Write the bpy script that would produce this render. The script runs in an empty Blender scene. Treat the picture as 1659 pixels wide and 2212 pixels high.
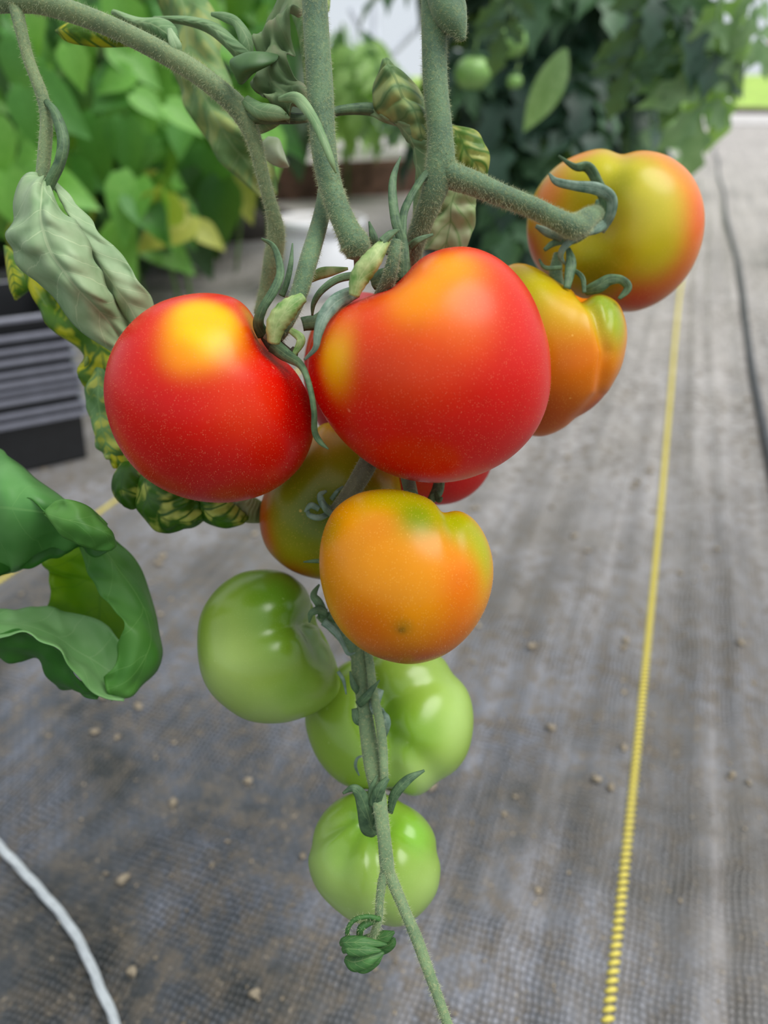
import bpy, math, random
import numpy as np
from mathutils import Vector, noise as mnoise

random.seed(7); rng = np.random.default_rng(7)
scene = bpy.context.scene
COL = scene.collection

# ---------------------------------------------------------------- camera
W, H = 1659.0, 2212.0
F = 26.0 / 36.0 * H
PITCH = math.atan((1106 - 190) / F)
CAM = np.array([0.0, 0.0, 0.5])
fw = np.array([0, math.cos(PITCH), -math.sin(PITCH)])
up = np.array([0, math.sin(PITCH), math.cos(PITCH)])
rt = np.array([1.0, 0, 0])
cam_d = bpy.data.cameras.new('camera'); cam = bpy.data.objects.new('camera', cam_d); COL.objects.link(cam)
cam_d.sensor_fit = 'VERTICAL'; cam_d.sensor_height = 36.0; cam_d.sensor_width = 27.0; cam_d.lens = 26.0
cam.location = CAM; cam.rotation_euler = (math.pi / 2 - PITCH, 0, 0)
cam_d.clip_start = 0.01; cam_d.clip_end = 200
cam_d.dof.use_dof = True; cam_d.dof.focus_distance = 0.250; cam_d.dof.aperture_fstop = 7.0
scene.camera = cam

# ---------------------------------------------------------------- sky (bright overcast) and veiled sun
world = bpy.data.worlds.new('sky'); scene.world = world; world.use_nodes = True
wn = world.node_tree; wn.nodes.clear()
wo = wn.nodes.new('ShaderNodeOutputWorld'); wb = wn.nodes.new('ShaderNodeBackground')
tc = wn.nodes.new('ShaderNodeTexCoord'); sx = wn.nodes.new('ShaderNodeSeparateXYZ'); cr = wn.nodes.new('ShaderNodeValToRGB')
wn.links.new(tc.outputs['Generated'], sx.inputs[0]); wn.links.new(sx.outputs['Z'], cr.inputs[0])
wn.links.new(cr.outputs[0], wb.inputs['Color']); wn.links.new(wb.outputs[0], wo.inputs[0])
e = cr.color_ramp.elements
e[0].position = 0.0; e[0].color = (0.80, 0.86, 0.92, 1)
e[1].position = 1.0; e[1].color = (1.0, 1.0, 1.0, 1)
q = e.new(0.12); q.color = (0.80, 0.87, 0.94, 1)
q = e.new(0.45); q.color = (0.85, 0.90, 0.96, 1)
wb.inputs['Strength'].default_value = 0.84
sd = bpy.data.lights.new('veiled_sun', 'SUN'); sd.energy = 2.7; sd.angle = math.radians(42); sd.color = (1.0, 0.98, 0.95)
so = bpy.data.objects.new('veiled_sun', sd); COL.objects.link(so)
so.rotation_euler = Vector((0.45, -0.12, 0.85)).to_track_quat('Z', 'Y').to_euler()
vs = scene.view_settings
vs.view_transform = 'Standard'; vs.look = 'None'; vs.gamma = 1.0; vs.use_curve_mapping = False; vs.exposure = 0.10

# ---------------------------------------------------------------- helpers
def A(*v): return np.array(v, float)
def P(x, y, z):            # a point seen in direction (x, y) at distance z along the lens axis
    return CAM + z * ((x - 829.5) / F * rt + (1106 - y) / F * up + fw)
def G(x, y, h=0.0):
    d = (x - 829.5) / F * rt + (1106 - y) / F * up + fw
    return CAM + d * ((h - CAM[2]) / d[2])
def norm(v):
    n = np.linalg.norm(v, axis=-1, keepdims=True); return v / np.maximum(n, 1e-12)
def lin(c):
    c = np.array(c, float) / 255.0
    return np.where(c <= 0.04045, c / 12.92, ((c + 0.055) / 1.055) ** 2.4)
def L4(c): return tuple(lin(c)) + (1.0,)
def crom(pts, n):
    """Catmull-Rom through pts (k,d) -> (n,d)"""
    p = np.array(pts, float); k = len(p)
    if k == 2: return p[0] + (p[1] - p[0]) * np.linspace(0, 1, n)[:, None]
    e = np.vstack([2 * p[0] - p[1], p, 2 * p[-1] - p[-2]])
    t = np.linspace(0, k - 1, n); i = np.minimum(t.astype(int), k - 2); f = (t - i)[:, None]
    a, b, c, d = e[i], e[i + 1], e[i + 2], e[i + 3]
    return 0.5 * ((2 * b) + (-a + c) * f + (2 * a - 5 * b + 4 * c - d) * f ** 2 + (-a + 3 * b - 3 * c + d) * f ** 3)
ORG = {}
def raw_mesh(name, verts, faces, mat, smooth=True, uv=None, col=None):
    me = bpy.data.meshes.new(name)
    me.from_pydata(np.asarray(verts).tolist(), [], [list(map(int, f)) for f in faces])
    if mat: me.materials.append(mat)
    if smooth: me.polygons.foreach_set('use_smooth', [True] * len(me.polygons))
    if uv is not None:
        idx = np.empty(len(me.loops), dtype=np.int32); me.loops.foreach_get('vertex_index', idx)
        l = me.uv_layers.new(name='UVMap'); l.data.foreach_set('uv', np.asarray(uv, np.float32)[idx].ravel())
    if col is not None:
        at = me.color_attributes.new('skin', 'FLOAT_COLOR', 'POINT')
        at.data.foreach_set('color', np.hstack([col, np.ones((len(col), 1))]).astype(np.float32).ravel())
    me.update(); return me
def obj(name, verts, faces, mat, parent=None, loc=None, **kw):
    v = np.asarray(verts, float)
    o0 = ORG[parent.name] if parent is not None else (A(0, 0, 0) if loc is None else np.asarray(loc, float))
    me = raw_mesh(name, v - o0, faces, mat, **kw)
    o = bpy.data.objects.new(name, me); COL.objects.link(o)
    if parent is not None: o.parent = parent
    else: o.location = o0
    ORG[o.name] = o0
    return o
def thing(name, label, cat, loc, group=None):
    o = bpy.data.objects.new(name, None); COL.objects.link(o); o.location = loc; o.empty_display_size = 0.01
    ORG[o.name] = np.asarray(loc, float); return tag(o, label, cat, group)
def tag(o, label=None, cat=None, group=None, kind=None):
    if label: o['label'] = label
    if cat: o['category'] = cat
    if group: o['group'] = group
    if kind: o['kind'] = kind
    return o
def join(parts):
    vs_, fs_, n = [], [], 0
    for v, f in parts:
        vs_.append(np.asarray(v)); fs_ += [[int(i) + n for i in q] for q in f]; n += len(v)
    return np.vstack(vs_), fs_
def box(c, s, ax=None):
    ax = np.eye(3) if ax is None else np.array(ax)
    v = [np.asarray(c) + sum(ax[i] * s[i] / 2 * sg[i] for i in range(3)) for sg in
         [(-1,-1,-1),(1,-1,-1),(1,1,-1),(-1,1,-1),(-1,-1,1),(1,-1,1),(1,1,1),(-1,1,1)]]
    return np.array(v), [[0,3,2,1],[4,5,6,7],[0,1,5,4],[1,2,6,5],[2,3,7,6],[3,0,4,7]]
def tube_geo(C, R, sides=14, ridge=0.0, bump=0.0):
    n = len(C); T = norm(np.gradient(C, axis=0))
    u = np.cross(T[0], A(0.3, 0.2, 0.9)); u /= np.linalg.norm(u); V = []
    a = np.linspace(0, 2 * math.pi, sides, endpoint=False)
    for i in range(n):
        u = u - T[i] * np.dot(u, T[i]); u /= np.linalg.norm(u); w = np.cross(T[i], u)
        rr = R[i] * (1 + ridge * np.cos(3 * a + i * 0.02) + bump * np.sin(i * 0.9 + 2 * a))
        V.append(C[i] + np.outer(np.cos(a) * rr, u) + np.outer(np.sin(a) * rr, w))
    V.append(C[:1] - T[0] * R[0] * 0.35); V.append(C[-1:] + T[-1] * R[-1] * 0.35)
    V = np.vstack(V); Fc = []
    for i in range(n - 1):
        for j in range(sides):
            k = (j + 1) % sides; Fc.append([i*sides+j, i*sides+k, (i+1)*sides+k, (i+1)*sides+j])
    for j in range(sides):
        k = (j + 1) % sides; Fc.append([n*sides, k, j]); Fc.append([n*sides+1, (n-1)*sides+j, (n-1)*sides+k])
    return V, Fc
def hairs_geo(Pn, Nn, length, rad):
    """thin three-sided hairs rooted at Pn along Nn"""
    k = len(Pn); d = norm(Nn + rng.normal(0, 0.38, (k, 3))); ln = length * rng.uniform(0.4, 1.3, (k, 1))
    a = norm(np.cross(d, rng.normal(0, 1, (k, 3)))); b = np.cross(d, a)
    V = np.stack([Pn + a*rad, Pn + (-0.5*a + 0.87*b)*rad, Pn + (-0.5*a - 0.87*b)*rad, Pn + d*ln + A(0,0,-1)*ln*0.15], 1).reshape(-1, 3)
    i = np.arange(k) * 4
    Fc = np.concatenate([np.stack([i, i+1, i+3], 1), np.stack([i+1, i+2, i+3], 1), np.stack([i+2, i, i+3], 1)])
    return V, Fc.tolist()
def stem(name, pts, mat, parent, sides=14, n=None, hair=0, hairlen=0.0014, ridge=0.03, hairmat=None, label=None, hr=0.00004):
    """pts: (px, py, depth, radius in px)"""
    n = n or 8 * len(pts)
    q = crom(np.array([list(P(x, y, z)) + [r * z / F] for x, y, z, r in pts]), n)
    C, R = q[:, :3], q[:, 3]
    v, f = tube_geo(C, R, sides, ridge)
    o = obj(name, v, f, mat, parent)
    if label: o['label'] = label
    if hair:
        i = rng.integers(0, n - 1, hair); fr = rng.random(hair)[:, None]
        c = C[i] * (1 - fr) + C[i + 1] * fr; r = R[i][:, None] * (1 - fr) + R[i + 1][:, None] * fr
        T = norm(C[i + 1] - C[i]); nn = norm(np.cross(T, rng.normal(0, 1, (hair, 3))))
        hv, hf = hairs_geo(c + nn * r * 0.97, nn, hairlen, hr)
        if parent.parent is None:
            h = obj('stem_hairs', hv, hf, hairmat, o, smooth=False); h['kind'] = 'stuff'
    return o
def ribbon_geo(pts, wid, th=0.0007, cup=0.35, twist=0.0, n=None, wob=0.0):
    """solid strap through (px,py,depth) points, full widths in px, cupped across"""
    n = n or 7 * len(pts)
    q = crom(np.array([list(P(x, y, z)) + [w * z / F / 2] for (x, y, z), w in zip(pts, wid)]), n)
    C, Wd = q[:, :3], np.maximum(q[:, 3], 0.00012)
    T = norm(np.gradient(C, axis=0)); Vw = norm(CAM - C)
    S = norm(np.cross(T, Vw)); N = np.cross(S, T)
    tw = (np.linspace(0, 1, n) * twist if np.isscalar(twist) else np.interp(np.linspace(0, 1, n), np.linspace(0, 1, len(twist)), twist))[:, None]
    S2 = S * np.cos(tw) + N * np.sin(tw); N2 = -S * np.sin(tw) + N * np.cos(tw)
    s = np.linspace(-1, 1, 7); V = []
    for i in range(n):
        wv = 1 + wob * math.sin(i * 1.7)
        row = [C[i] + S2[i]*a*Wd[i]*wv + N2[i]*(-cup*(a*a)*Wd[i] - 0.12*Wd[i]*math.exp(-(a/0.15)**2)) for a in s]
        t2 = min(th, Wd[i] * 0.8)
        row += [C[i] + S2[i]*a*Wd[i]*wv*0.97 + N2[i]*(-cup*(a*a)*Wd[i] - t2*(1 - 0.6*a*a)) for a in s[::-1]]
        V += row
    m = 14; Fc = []
    for i in range(n - 1):
        for j in range(m):
            k = (j + 1) % m; Fc.append([i*m+j, (i+1)*m+j, (i+1)*m+k, i*m+k])
    Fc.append(list(range(m))); Fc.append([(n-1)*m + j for j in range(m)][::-1])
    uv = np.array([[((j if j < 7 else 13 - j)) / 6.0, i / (n - 1)] for i in range(n) for j in range(m)])
    return np.array(V), Fc, uv
def ribbon(name, pts, wid, mat, parent, label=None, hair=0, **kw):
    v, f, uv = ribbon_geo(pts, wid, **kw)
    o = obj(name, v, f, mat, parent, uv=uv)
    if label: o['label'] = label
    return o
def patch(name, ea, eb, mat, parent, nv=44, nu=14, bulge=0.0, rib=0.0, ribn=9, ribk=1.2, wave=0.0, mid=None, th=0.00035, label=None, fold=0.0, seed=0, hole=None):
    """leaf blade lofted between two edge curves of (px,py,depth); bulge lifts the middle, rib raises lateral veins"""
    Ea = crom([P(*p) for p in ea], nv); Eb = crom([P(*p) for p in eb], nv)
    M = crom([P(*p) for p in mid], nv) if mid is not None else (Ea + Eb) / 2
    Vv = []; uv = []
    Tn = norm(np.gradient(M, axis=0)); S = Eb - Ea; Nn = norm(np.cross(Tn, S + 1e-9)); 
    sg = np.sign((Nn * (CAM - M)).sum(1, keepdims=True)); Nn = norm(Nn * sg + 0.3 * norm(CAM - M))
    for i in range(nv):
        v = i / (nv - 1); env = math.sin(math.pi * min(max(v, 0.02), 0.98)) ** 0.5
        for j in range(nu):
            u = j / (nu - 1)
            la, lm, lb = 2*(u-.5)*(u-1), 4*u*(1-u), 2*u*(u-.5)
            p = Ea[i]*la + M[i]*lm + Eb[i]*lb if mid is not None else Ea[i]*(1-u) + Eb[i]*u
            au = abs(u - .5) * 2
            d = bulge * math.sin(math.pi * u) * env
            d += rib * env * (abs(math.sin(math.pi * (v * ribn - ribk * au))) - 0.5) * (1 - au**4) * min(1, au * 4)
            d -= fold * math.exp(-(au / 0.12) ** 2)
            d += wave * mnoise.noise(Vector((v * 7 + seed, u * 3.0, seed * 1.7))) * (0.3 + au)
            Vv.append(p + Nn[i] * d); uv.append([u, v])
    Fc = [[i*nu+j, i*nu+j+1, (i+1)*nu+j+1, (i+1)*nu+j] for i in range(nv-1) for j in range(nu-1)]
    o = obj(name, Vv, Fc, mat, parent, uv=uv)
    m = o.modifiers.new('thickness', 'SOLIDIFY'); m.thickness = th; m.offset = 0
    if label: o['label'] = label
    return o

# ---------------------------------------------------------------- materials
def newmat(name):
    m = bpy.data.materials.new(name); m.use_nodes = True; nt = m.node_tree
    return m, nt, nt.nodes['Principled BSDF'], nt.nodes['Material Output']
def N(nt, t, **kw):
    n = nt.nodes.new(t)
    for k, v in kw.items():
        if k in n.inputs: n.inputs[k].default_value = v
        else: setattr(n, k, v)
    return n
def ramp(nt, src, stops):
    r = nt.nodes.new('ShaderNodeValToRGB'); el = r.color_ramp.elements
    el[0].position, el[0].color = stops[0][0], stops[0][1]; el[1].position, el[1].color = stops[-1][0], stops[-1][1]
    for p, c in stops[1:-1]: x = el.new(p); x.color = c
    nt.links.new(src, r.inputs[0]); return r.outputs[0]
def mixc(nt, fac, a, b, mode='MIX'):
    m = nt.nodes.new('ShaderNodeMix'); m.data_type = 'RGBA'; m.blend_type = mode
    for s, v in ((m.inputs[0], fac), (m.inputs[6], a), (m.inputs[7], b)):
        if hasattr(v, 'links'): nt.links.new(v, s)
        else: s.default_value = v
    return m.outputs[2]
def math_(nt, op, a, b=None, c=None):
    m = nt.nodes.new('ShaderNodeMath'); m.operation = op
    for s, v in zip(m.inputs, (a, b, c)):
        if v is None: continue
        if hasattr(v, 'links'): nt.links.new(v, s)
        else: s.default_value = v
    return m.outputs[0]
def noise_(nt, scale, detail=3, rough=0.55, vec=None, dist=0.0):
    n = nt.nodes.new('ShaderNodeTexNoise'); n.inputs['Scale'].default_value = scale; n.inputs['Detail'].default_value = detail
    n.inputs['Roughness'].default_value = rough; n.inputs['Distortion'].default_value = dist
    if vec is None: vec = N(nt, 'ShaderNodeTexCoord').outputs['Object']
    nt.links.new(vec, n.inputs['Vector']); return n.outputs[0]
def bump(nt, h, bsdf, strength=0.3, dist=0.001):
    b = nt.nodes.new('ShaderNodeBump'); b.inputs['Strength'].default_value = strength; b.inputs['Distance'].default_value = dist
    nt.links.new(h, b.inputs['Height']); nt.links.new(b.outputs[0], bsdf.inputs['Normal'])
BW = lambda a: (a, a, a, 1)
def plain(name, c, rough=0.6, var=0.15, scale=40, bmp=0.0, spec=0.5, c2=None):
    m, nt, b, o = newmat(name)
    c2 = c2 or tuple(max(0, k * (1 - var * 2)) for k in c)
    n = noise_(nt, scale)
    nt.links.new(ramp(nt, n, [(0.3, L4(c2)), (0.7, L4(c))]), b.inputs['Base Color'])
    b.inputs['Roughness'].default_value = rough; b.inputs['Specular IOR Level'].default_value = spec
    if bmp: bump(nt, n, b, bmp, 0.002)
    return m
def tomato_mat(name, dots=0.5, rough=0.34, dotc=(255, 190, 150), spec=0.27):
    m, nt, b, o = newmat(name)
    at = N(nt, 'ShaderNodeAttribute'); at.attribute_name = 'skin'
    oc = N(nt, 'ShaderNodeTexCoord').outputs['Object']
    n = noise_(nt, 220, 4, vec=oc); n2 = noise_(nt, 60, 3, vec=oc)
    c = mixc(nt, 1.0, at.outputs['Color'], ramp(nt, n2, [(0.25, BW(0.88)), (0.75, BW(1.0))]), 'MULTIPLY')
    vo = N(nt, 'ShaderNodeTexVoronoi'); vo.inputs['Scale'].default_value = 1500; nt.links.new(oc, vo.inputs['Vector'])
    sp = N(nt, 'ShaderNodeSeparateColor'); nt.links.new(vo.outputs['Color'], sp.inputs[0])
    near = math_(nt, 'LESS_THAN', vo.outputs['Distance'], 0.24); keep = math_(nt, 'GREATER_THAN', sp.outputs[0], 0.55)
    dot = math_(nt, 'MULTIPLY', math_(nt, 'MULTIPLY', near, keep), dots)
    vo2 = N(nt, 'ShaderNodeTexVoronoi'); vo2.inputs['Scale'].default_value = 120; nt.links.new(oc, vo2.inputs['Vector'])
    s2 = N(nt, 'ShaderNodeSeparateColor'); nt.links.new(vo2.outputs['Color'], s2.inputs[0])
    big = math_(nt, 'MULTIPLY', math_(nt, 'LESS_THAN', vo2.outputs['Distance'], 0.07), math_(nt, 'GREATER_THAN', s2.outputs[0], 0.8))
    c = mixc(nt, math_(nt, 'MAXIMUM', dot, math_(nt, 'MULTIPLY', big, 0.7 * min(1, dots * 2))), c, L4(dotc))
    nt.links.new(c, b.inputs['Base Color'])
    b.inputs['Roughness'].default_value = rough; b.inputs['Specular IOR Level'].default_value = spec
    b.inputs['Subsurface Weight'].default_value = 0.08; b.inputs['Subsurface Radius'].default_value = (1, 0.5, 0.25); b.inputs['Subsurface Scale'].default_value = 0.003
    h = math_(nt, 'ADD', math_(nt, 'MULTIPLY', n, 0.4), math_(nt, 'MULTIPLY', dot, 1.2))
    bump(nt, h, b, 0.25, 0.0003)
    return m
def stem_mat(name, c=(104, 128, 92), c2=(66, 90, 66), yellow=(150, 152, 96)):
    m, nt, b, o = newmat(name)
    oc = N(nt, 'ShaderNodeTexCoord').outputs['Object']
    n = noise_(nt, 900, 3, 0.7, oc); n2 = noise_(nt, 90, 3, 0.6, oc)
    base = ramp(nt, n2, [(0.3, L4(c2)), (0.62, L4(c))])
    c_ = mixc(nt, ramp(nt, n, [(0.50, BW(0)), (0.75, BW(0.5))]), base, L4(yellow))
    nt.links.new(c_, b.inputs['Base Color']); b.inputs['Roughness'].default_value = 0.7
    b.inputs['Sheen Weight'].default_value = 0.35; b.inputs['Sheen Tint'].default_value = (0.85, 0.9, 0.7, 1)
    bump(nt, n, b, 0.5, 0.0005); return m
def leaf_mat(name, c, c2, mottle=None, mot_amt=0.0, vein=None, veins=9, vk=1.2, trans=0.3, scale=60, rough=0.5, vw=0.05, mscale=None, tcol=None, mfac=1.0, vfac=0.5):
    m, nt, b, o = newmat(name)
    oc = N(nt, 'ShaderNodeTexCoord'); n = noise_(nt, scale, 3, vec=oc.outputs['Object'])
    col = ramp(nt, n, [(0.3, L4(c2)), (0.7, L4(c))])
    sep = N(nt, 'ShaderNodeSeparateXYZ'); nt.links.new(oc.outputs['UV'], sep.inputs[0])
    au = math_(nt, 'MULTIPLY', math_(nt, 'ABSOLUTE', math_(nt, 'SUBTRACT', sep.outputs[0], 0.5)), 2.0)
    wob = math_(nt, 'MULTIPLY', n, 0.8)
    ph = math_(nt, 'ADD', math_(nt, 'SUBTRACT', math_(nt, 'MULTIPLY', sep.outputs[1], veins), math_(nt, 'MULTIPLY', au, vk)), wob)
    s = math_(nt, 'ABSOLUTE', math_(nt, 'SINE', math_(nt, 'MULTIPLY', ph, math.pi)))
    lat = math_(nt, 'LESS_THAN', s, vw * 2.2); midv = math_(nt, 'LESS_THAN', au, vw)
    vm = math_(nt, 'MAXIMUM', lat, midv)
    if mottle:
        mn = noise_(nt, mscale or scale * 2.5, 2, 0.5, oc.outputs['Object'])
        keep = ramp(nt, mn, [(0.5 - mot_amt * 0.35, BW(0)), (0.62 - mot_amt * 0.25, BW(1))])
        k2 = math_(nt, 'MULTIPLY', keep, ramp(nt, s, [(0.15, BW(0)), (0.6, BW(mfac))]))
        col = mixc(nt, k2, col, L4(mottle))
    if vein: col = mixc(nt, math_(nt, 'MULTIPLY', vm, vfac), col, L4(vein))
    nt.links.new(col, b.inputs['Base Color']); b.inputs['Roughness'].default_value = rough
    bump(nt, math_(nt, 'SUBTRACT', n, math_(nt, 'MULTIPLY', vm, 0.5)), b, 0.35, 0.0012)
    tr = N(nt, 'ShaderNodeBsdfTranslucent')
    tm = mixc(nt, 0.6, col, tcol or (0.35, 0.6, 0.03, 1)); nt.links.new(tm, tr.inputs[0])
    mx = N(nt, 'ShaderNodeMixShader'); mx.inputs[0].default_value = trans
    nt.links.new(b.outputs[0], mx.inputs[1]); nt.links.new(tr.outputs[0], mx.inputs[2]); nt.links.new(mx.outputs[0], o.inputs[0])
    return m

M_red = tomato_mat('ripe_tomato_skin', 0.26, 0.33, (250, 150, 110))
M_turn = tomato_mat('turning_tomato_skin', 0.26, 0.30, (250, 205, 100))
M_green = tomato_mat('green_tomato_skin', 0.08, 0.27, (200, 220, 150), 0.5)
M_stem = stem_mat('hairy_stem', (88, 120, 84), (58, 90, 66), (140, 150, 92))
M_stemA = stem_mat('pale_hairy_stem', (114, 136, 92), (82, 108, 74), (160, 162, 108))
M_stem2 = stem_mat('pale_rachis', (112, 138, 96), (78, 106, 74), (165, 165, 112))
M_hair = plain('stem_hair', (196, 206, 160), 0.6, 0.05)
M_fuzz = plain('fruit_hair', (235, 190, 140), 0.6, 0.05)
M_sepal = leaf_mat('sepal_dark', (92, 124, 84), (52, 82, 56), vein=(120, 145, 100), veins=3, trans=0.08, scale=300, rough=0.6)
M_sepal_blue = leaf_mat('sepal_bluegreen', (126, 152, 132), (72, 104, 86), vein=(140, 160, 140), veins=2, trans=0.06, scale=250, rough=0.5)
M_sepal_pale = leaf_mat('sepal_pale', (190, 208, 140), (92, 142, 60), vein=(206, 216, 160), vfac=0.25, veins=3, trans=0.15, scale=190, rough=0.55)
M_brown = plain('dried_calyx', (120, 98, 66), 0.8, 0.2, 300, 0.3)

# ---------------------------------------------------------------- setting: ground fabric, lawn, road
az = math.atan2((1520 - 829.5) / F, (1106 - 190) / F * math.sin(PITCH) + math.cos(PITCH))
ROW = A(math.sin(az), math.cos(az), 0); LAT = A(math.cos(az), -math.sin(az), 0)
def st(p): return float(np.dot(p, ROW)), float(np.dot(p, LAT))
def gp(s, t, h=0.0): return ROW * s + LAT * t + A(0, 0, h)
def ridge_h(s, t):
    h = 0.0
    for t0, w, a in RIDGES: h = h + a * np.exp(-((t - t0 - 0.008 * np.sin(s * 1.7 + t0 * 9)) / w) ** 2)
    return h
tY1 = st(G(1335, 1900))[1]; tY2 = st(G(120, 1176))[1]
RIDGES = [(st(G(1475, 2000))[1], 0.012, 0.006), (st(G(1605, 2000))[1], 0.012, 0.007), (st(G(1120, 2000))[1], 0.016, 0.003),
          (st(G(1220, 2000))[1], 0.012, 0.003), (st(G(980, 2000))[1], 0.02, 0.003), (st(G(1800, 2000))[1], 0.015, 0.006), (st(G(1400, 2100))[1], 0.008, -0.002)]
def ground_mat():
    m, nt, b, o = newmat('woven_ground_fabric')
    uvn = N(nt, 'ShaderNodeTexCoord').outputs['UV']
    sep = N(nt, 'ShaderNodeSeparateXYZ'); nt.links.new(uvn, sep.inputs[0]); s, t = sep.outputs[0], sep.outputs[1]
    def wav(x, per): return math_(nt, 'ABSOLUTE', math_(nt, 'SINE', math_(nt, 'MULTIPLY', x, math.pi / per)))
    fine = noise_(nt, 60, 5, 0.7, uvn); grit = noise_(nt, 260, 3, 0.6, uvn)
    jit = math_(nt, 'ADD', math_(nt, 'MULTIPLY', noise_(nt, 60, 2, 0.5, uvn), 0.006), math_(nt, 'MULTIPLY', noise_(nt, 8, 2, 0.5, uvn), 0.02))
    ws = wav(math_(nt, 'ADD', s, jit), 0.0048); wt = wav(math_(nt, 'SUBTRACT', t, jit), 0.0044)
    ck = N(nt, 'ShaderNodeTexChecker'); ck.inputs['Scale'].default_value = 1.0
    mp = N(nt, 'ShaderNodeMapping'); mp.inputs['Scale'].default_value = (1/0.0048, 1/0.0044, 1); nt.links.new(uvn, mp.inputs[0]); nt.links.new(mp.outputs[0], ck.inputs['Vector'])
    weave = math_(nt, 'POWER', math_(nt, 'MULTIPLY', ws, wt), 0.6)
    wmix = ramp(nt, noise_(nt, 14, 3, 0.6, uvn, 0.4), [(0.38, BW(0.15)), (0.62, BW(0.95))])
    weave = math_(nt, 'ADD', math_(nt, 'MULTIPLY', weave, wmix), math_(nt, 'MULTIPLY', math_(nt, 'SUBTRACT', 1.0, wmix), 0.62))
    lowf = noise_(nt, 2.6, 4, 0.6, uvn); patchn = noise_(nt, 5.5, 4, 0.62, uvn, 0.6)
    mp2 = N(nt, 'ShaderNodeMapping'); mp2.inputs['Scale'].default_value = (0.9, 26, 1); nt.links.new(uvn, mp2.inputs[0])
    streak = noise_(nt, 1.0, 5, 0.65, mp2.outputs[0])
    tape = mixc(nt, ramp(nt, patchn, [(0.40, BW(0)), (0.62, BW(1))]), L4((56, 60, 60)), L4((130, 137, 152)))
    base = mixc(nt, weave, L4((26, 30, 30)), tape)
    base = mixc(nt, ramp(nt, ck.outputs['Fac'], [(0, BW(0)), (1, BW(0.3))]), base, L4((46, 50, 53)))
    base = mixc(nt, ramp(nt, streak, [(0.36, BW(0.6)), (0.56, BW(0))]), base, L4((46, 50, 52)))
    far = ramp(nt, math_(nt, 'DIVIDE', s, 3.0), [(0.12, BW(0.0)), (0.34, BW(0.48)), (0.9, BW(0.95))])       # dust and sky glare growing with distance, both put into the colour
    rightd = ramp(nt, math_(nt, 'ADD', t, 0.5), [(0.30, BW(0.0)), (0.55, BW(0.15)), (0.75, BW(0.32))])
    dusty = mixc(nt, math_(nt, 'MULTIPLY', ramp(nt, streak, [(0.52, BW(0)), (0.72, BW(0.8))]), ramp(nt, math_(nt, 'ADD', t, 0.5), [(0.22, BW(0.15)), (0.5, BW(1))])), base, L4((146, 144, 146)))
    dusty = mixc(nt, math_(nt, 'MULTIPLY', math_(nt, 'MAXIMUM', far, rightd), ramp(nt, streak, [(0.3, BW(0.55)), (0.55, BW(1))])), dusty, L4((200, 194, 188)))  # pale mix carries painted distance glare as well as dust
    soil = mixc(nt, math_(nt, 'MULTIPLY', ramp(nt, fine, [(0.44, BW(0)), (0.62, BW(0.85))]), ramp(nt, lowf, [(0.34, BW(0.2)), (0.58, BW(1))])), dusty, L4((98, 90, 78)))
    soil = mixc(nt, math_(nt, 'MULTIPLY', ramp(nt, grit, [(0.60, BW(0)), (0.70, BW(0.75))]), ramp(nt, fine, [(0.45, BW(0)), (0.6, BW(1))])), soil, L4((176, 162, 138)))
    nt.links.new(soil, b.inputs['Base Color'])
    nt.links.new(ramp(nt, fine, [(0.3, BW(0.40)), (0.7, BW(0.62))]), b.inputs['Roughness']); b.inputs['Specular IOR Level'].default_value = 0.5
    bump(nt, math_(nt, 'ADD', weave, math_(nt, 'MULTIPLY', fine, 0.8)), b, 0.8, 0.0022)
    return m
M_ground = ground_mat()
ss = np.concatenate([np.linspace(-0.6, 3.0, 220), np.linspace(3.1, 14.0, 70)]); tt = np.linspace(-1.6, 1.4, 420)
tt = np.concatenate([np.linspace(-6, -1.65, 20), tt, np.linspace(1.45, 4, 12)])
Sg, Tg = np.meshgrid(ss, tt, indexing='ij')
Hh = ridge_h(Sg, Tg) + 0.002 * np.sin(Sg * 9 + Tg * 21) * np.sin(Tg * 13 - Sg * 4)
gv = Sg[..., None] * ROW + Tg[..., None] * LAT; gv[..., 2] = Hh
ni, nj = Sg.shape
ii, jj = np.meshgrid(np.arange(ni - 1), np.arange(nj - 1), indexing='ij')
k0 = (ii * nj + jj).ravel(); gf = np.stack([k0, k0 + nj, k0 + nj + 1, k0 + 1], 1)
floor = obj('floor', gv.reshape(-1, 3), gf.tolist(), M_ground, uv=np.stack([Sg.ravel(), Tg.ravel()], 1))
if floor.data.polygons[0].normal.z < 0: floor.data.flip_normals()
tag(floor, 'grey woven ground fabric with dusty wrinkles and yellow stitched lines', kind='structure')

# loose crumbs of soil and bark scattered on the fabric
import bmesh
bmc = bmesh.new(); bmesh.ops.create_icosphere(bmc, subdivisions=1, radius=1.0); cv0 = np.array([x.co[:] for x in bmc.verts]); cf0 = [[w.index for w in q.verts] for q in bmc.faces]; bmc.free()
parts = []
for k in range(1800):
    s_, t_ = rng.uniform(-0.15, 1.6) ** 1.0, rng.uniform(-0.9, 0.6); r_ = 0.0010 + 0.0036 * rng.random() ** 5
    jz = cv0 * (1 + rng.normal(0, 0.22, (len(cv0), 1))) * r_ * A(1.4, 1.0, 0.6); a_ = rng.uniform(0, 6.3); cs, sn = math.cos(a_), math.sin(a_)
    jz = np.stack([jz[:, 0]*cs - jz[:, 1]*sn, jz[:, 0]*sn + jz[:, 1]*cs, jz[:, 2]], 1)
    parts.append((jz + gp(s_, t_, float(ridge_h(s_, t_)) + 0.002*math.sin(s_*9+t_*21)*math.sin(t_*13-s_*4) + r_*0.5), cf0))
v, f = join(parts); o = obj('soil_crumbs', v, f, plain('soil_crumb', (178, 164, 140), 0.9, 0.25, 400), floor); o['kind'] = 'stuff'

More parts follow.
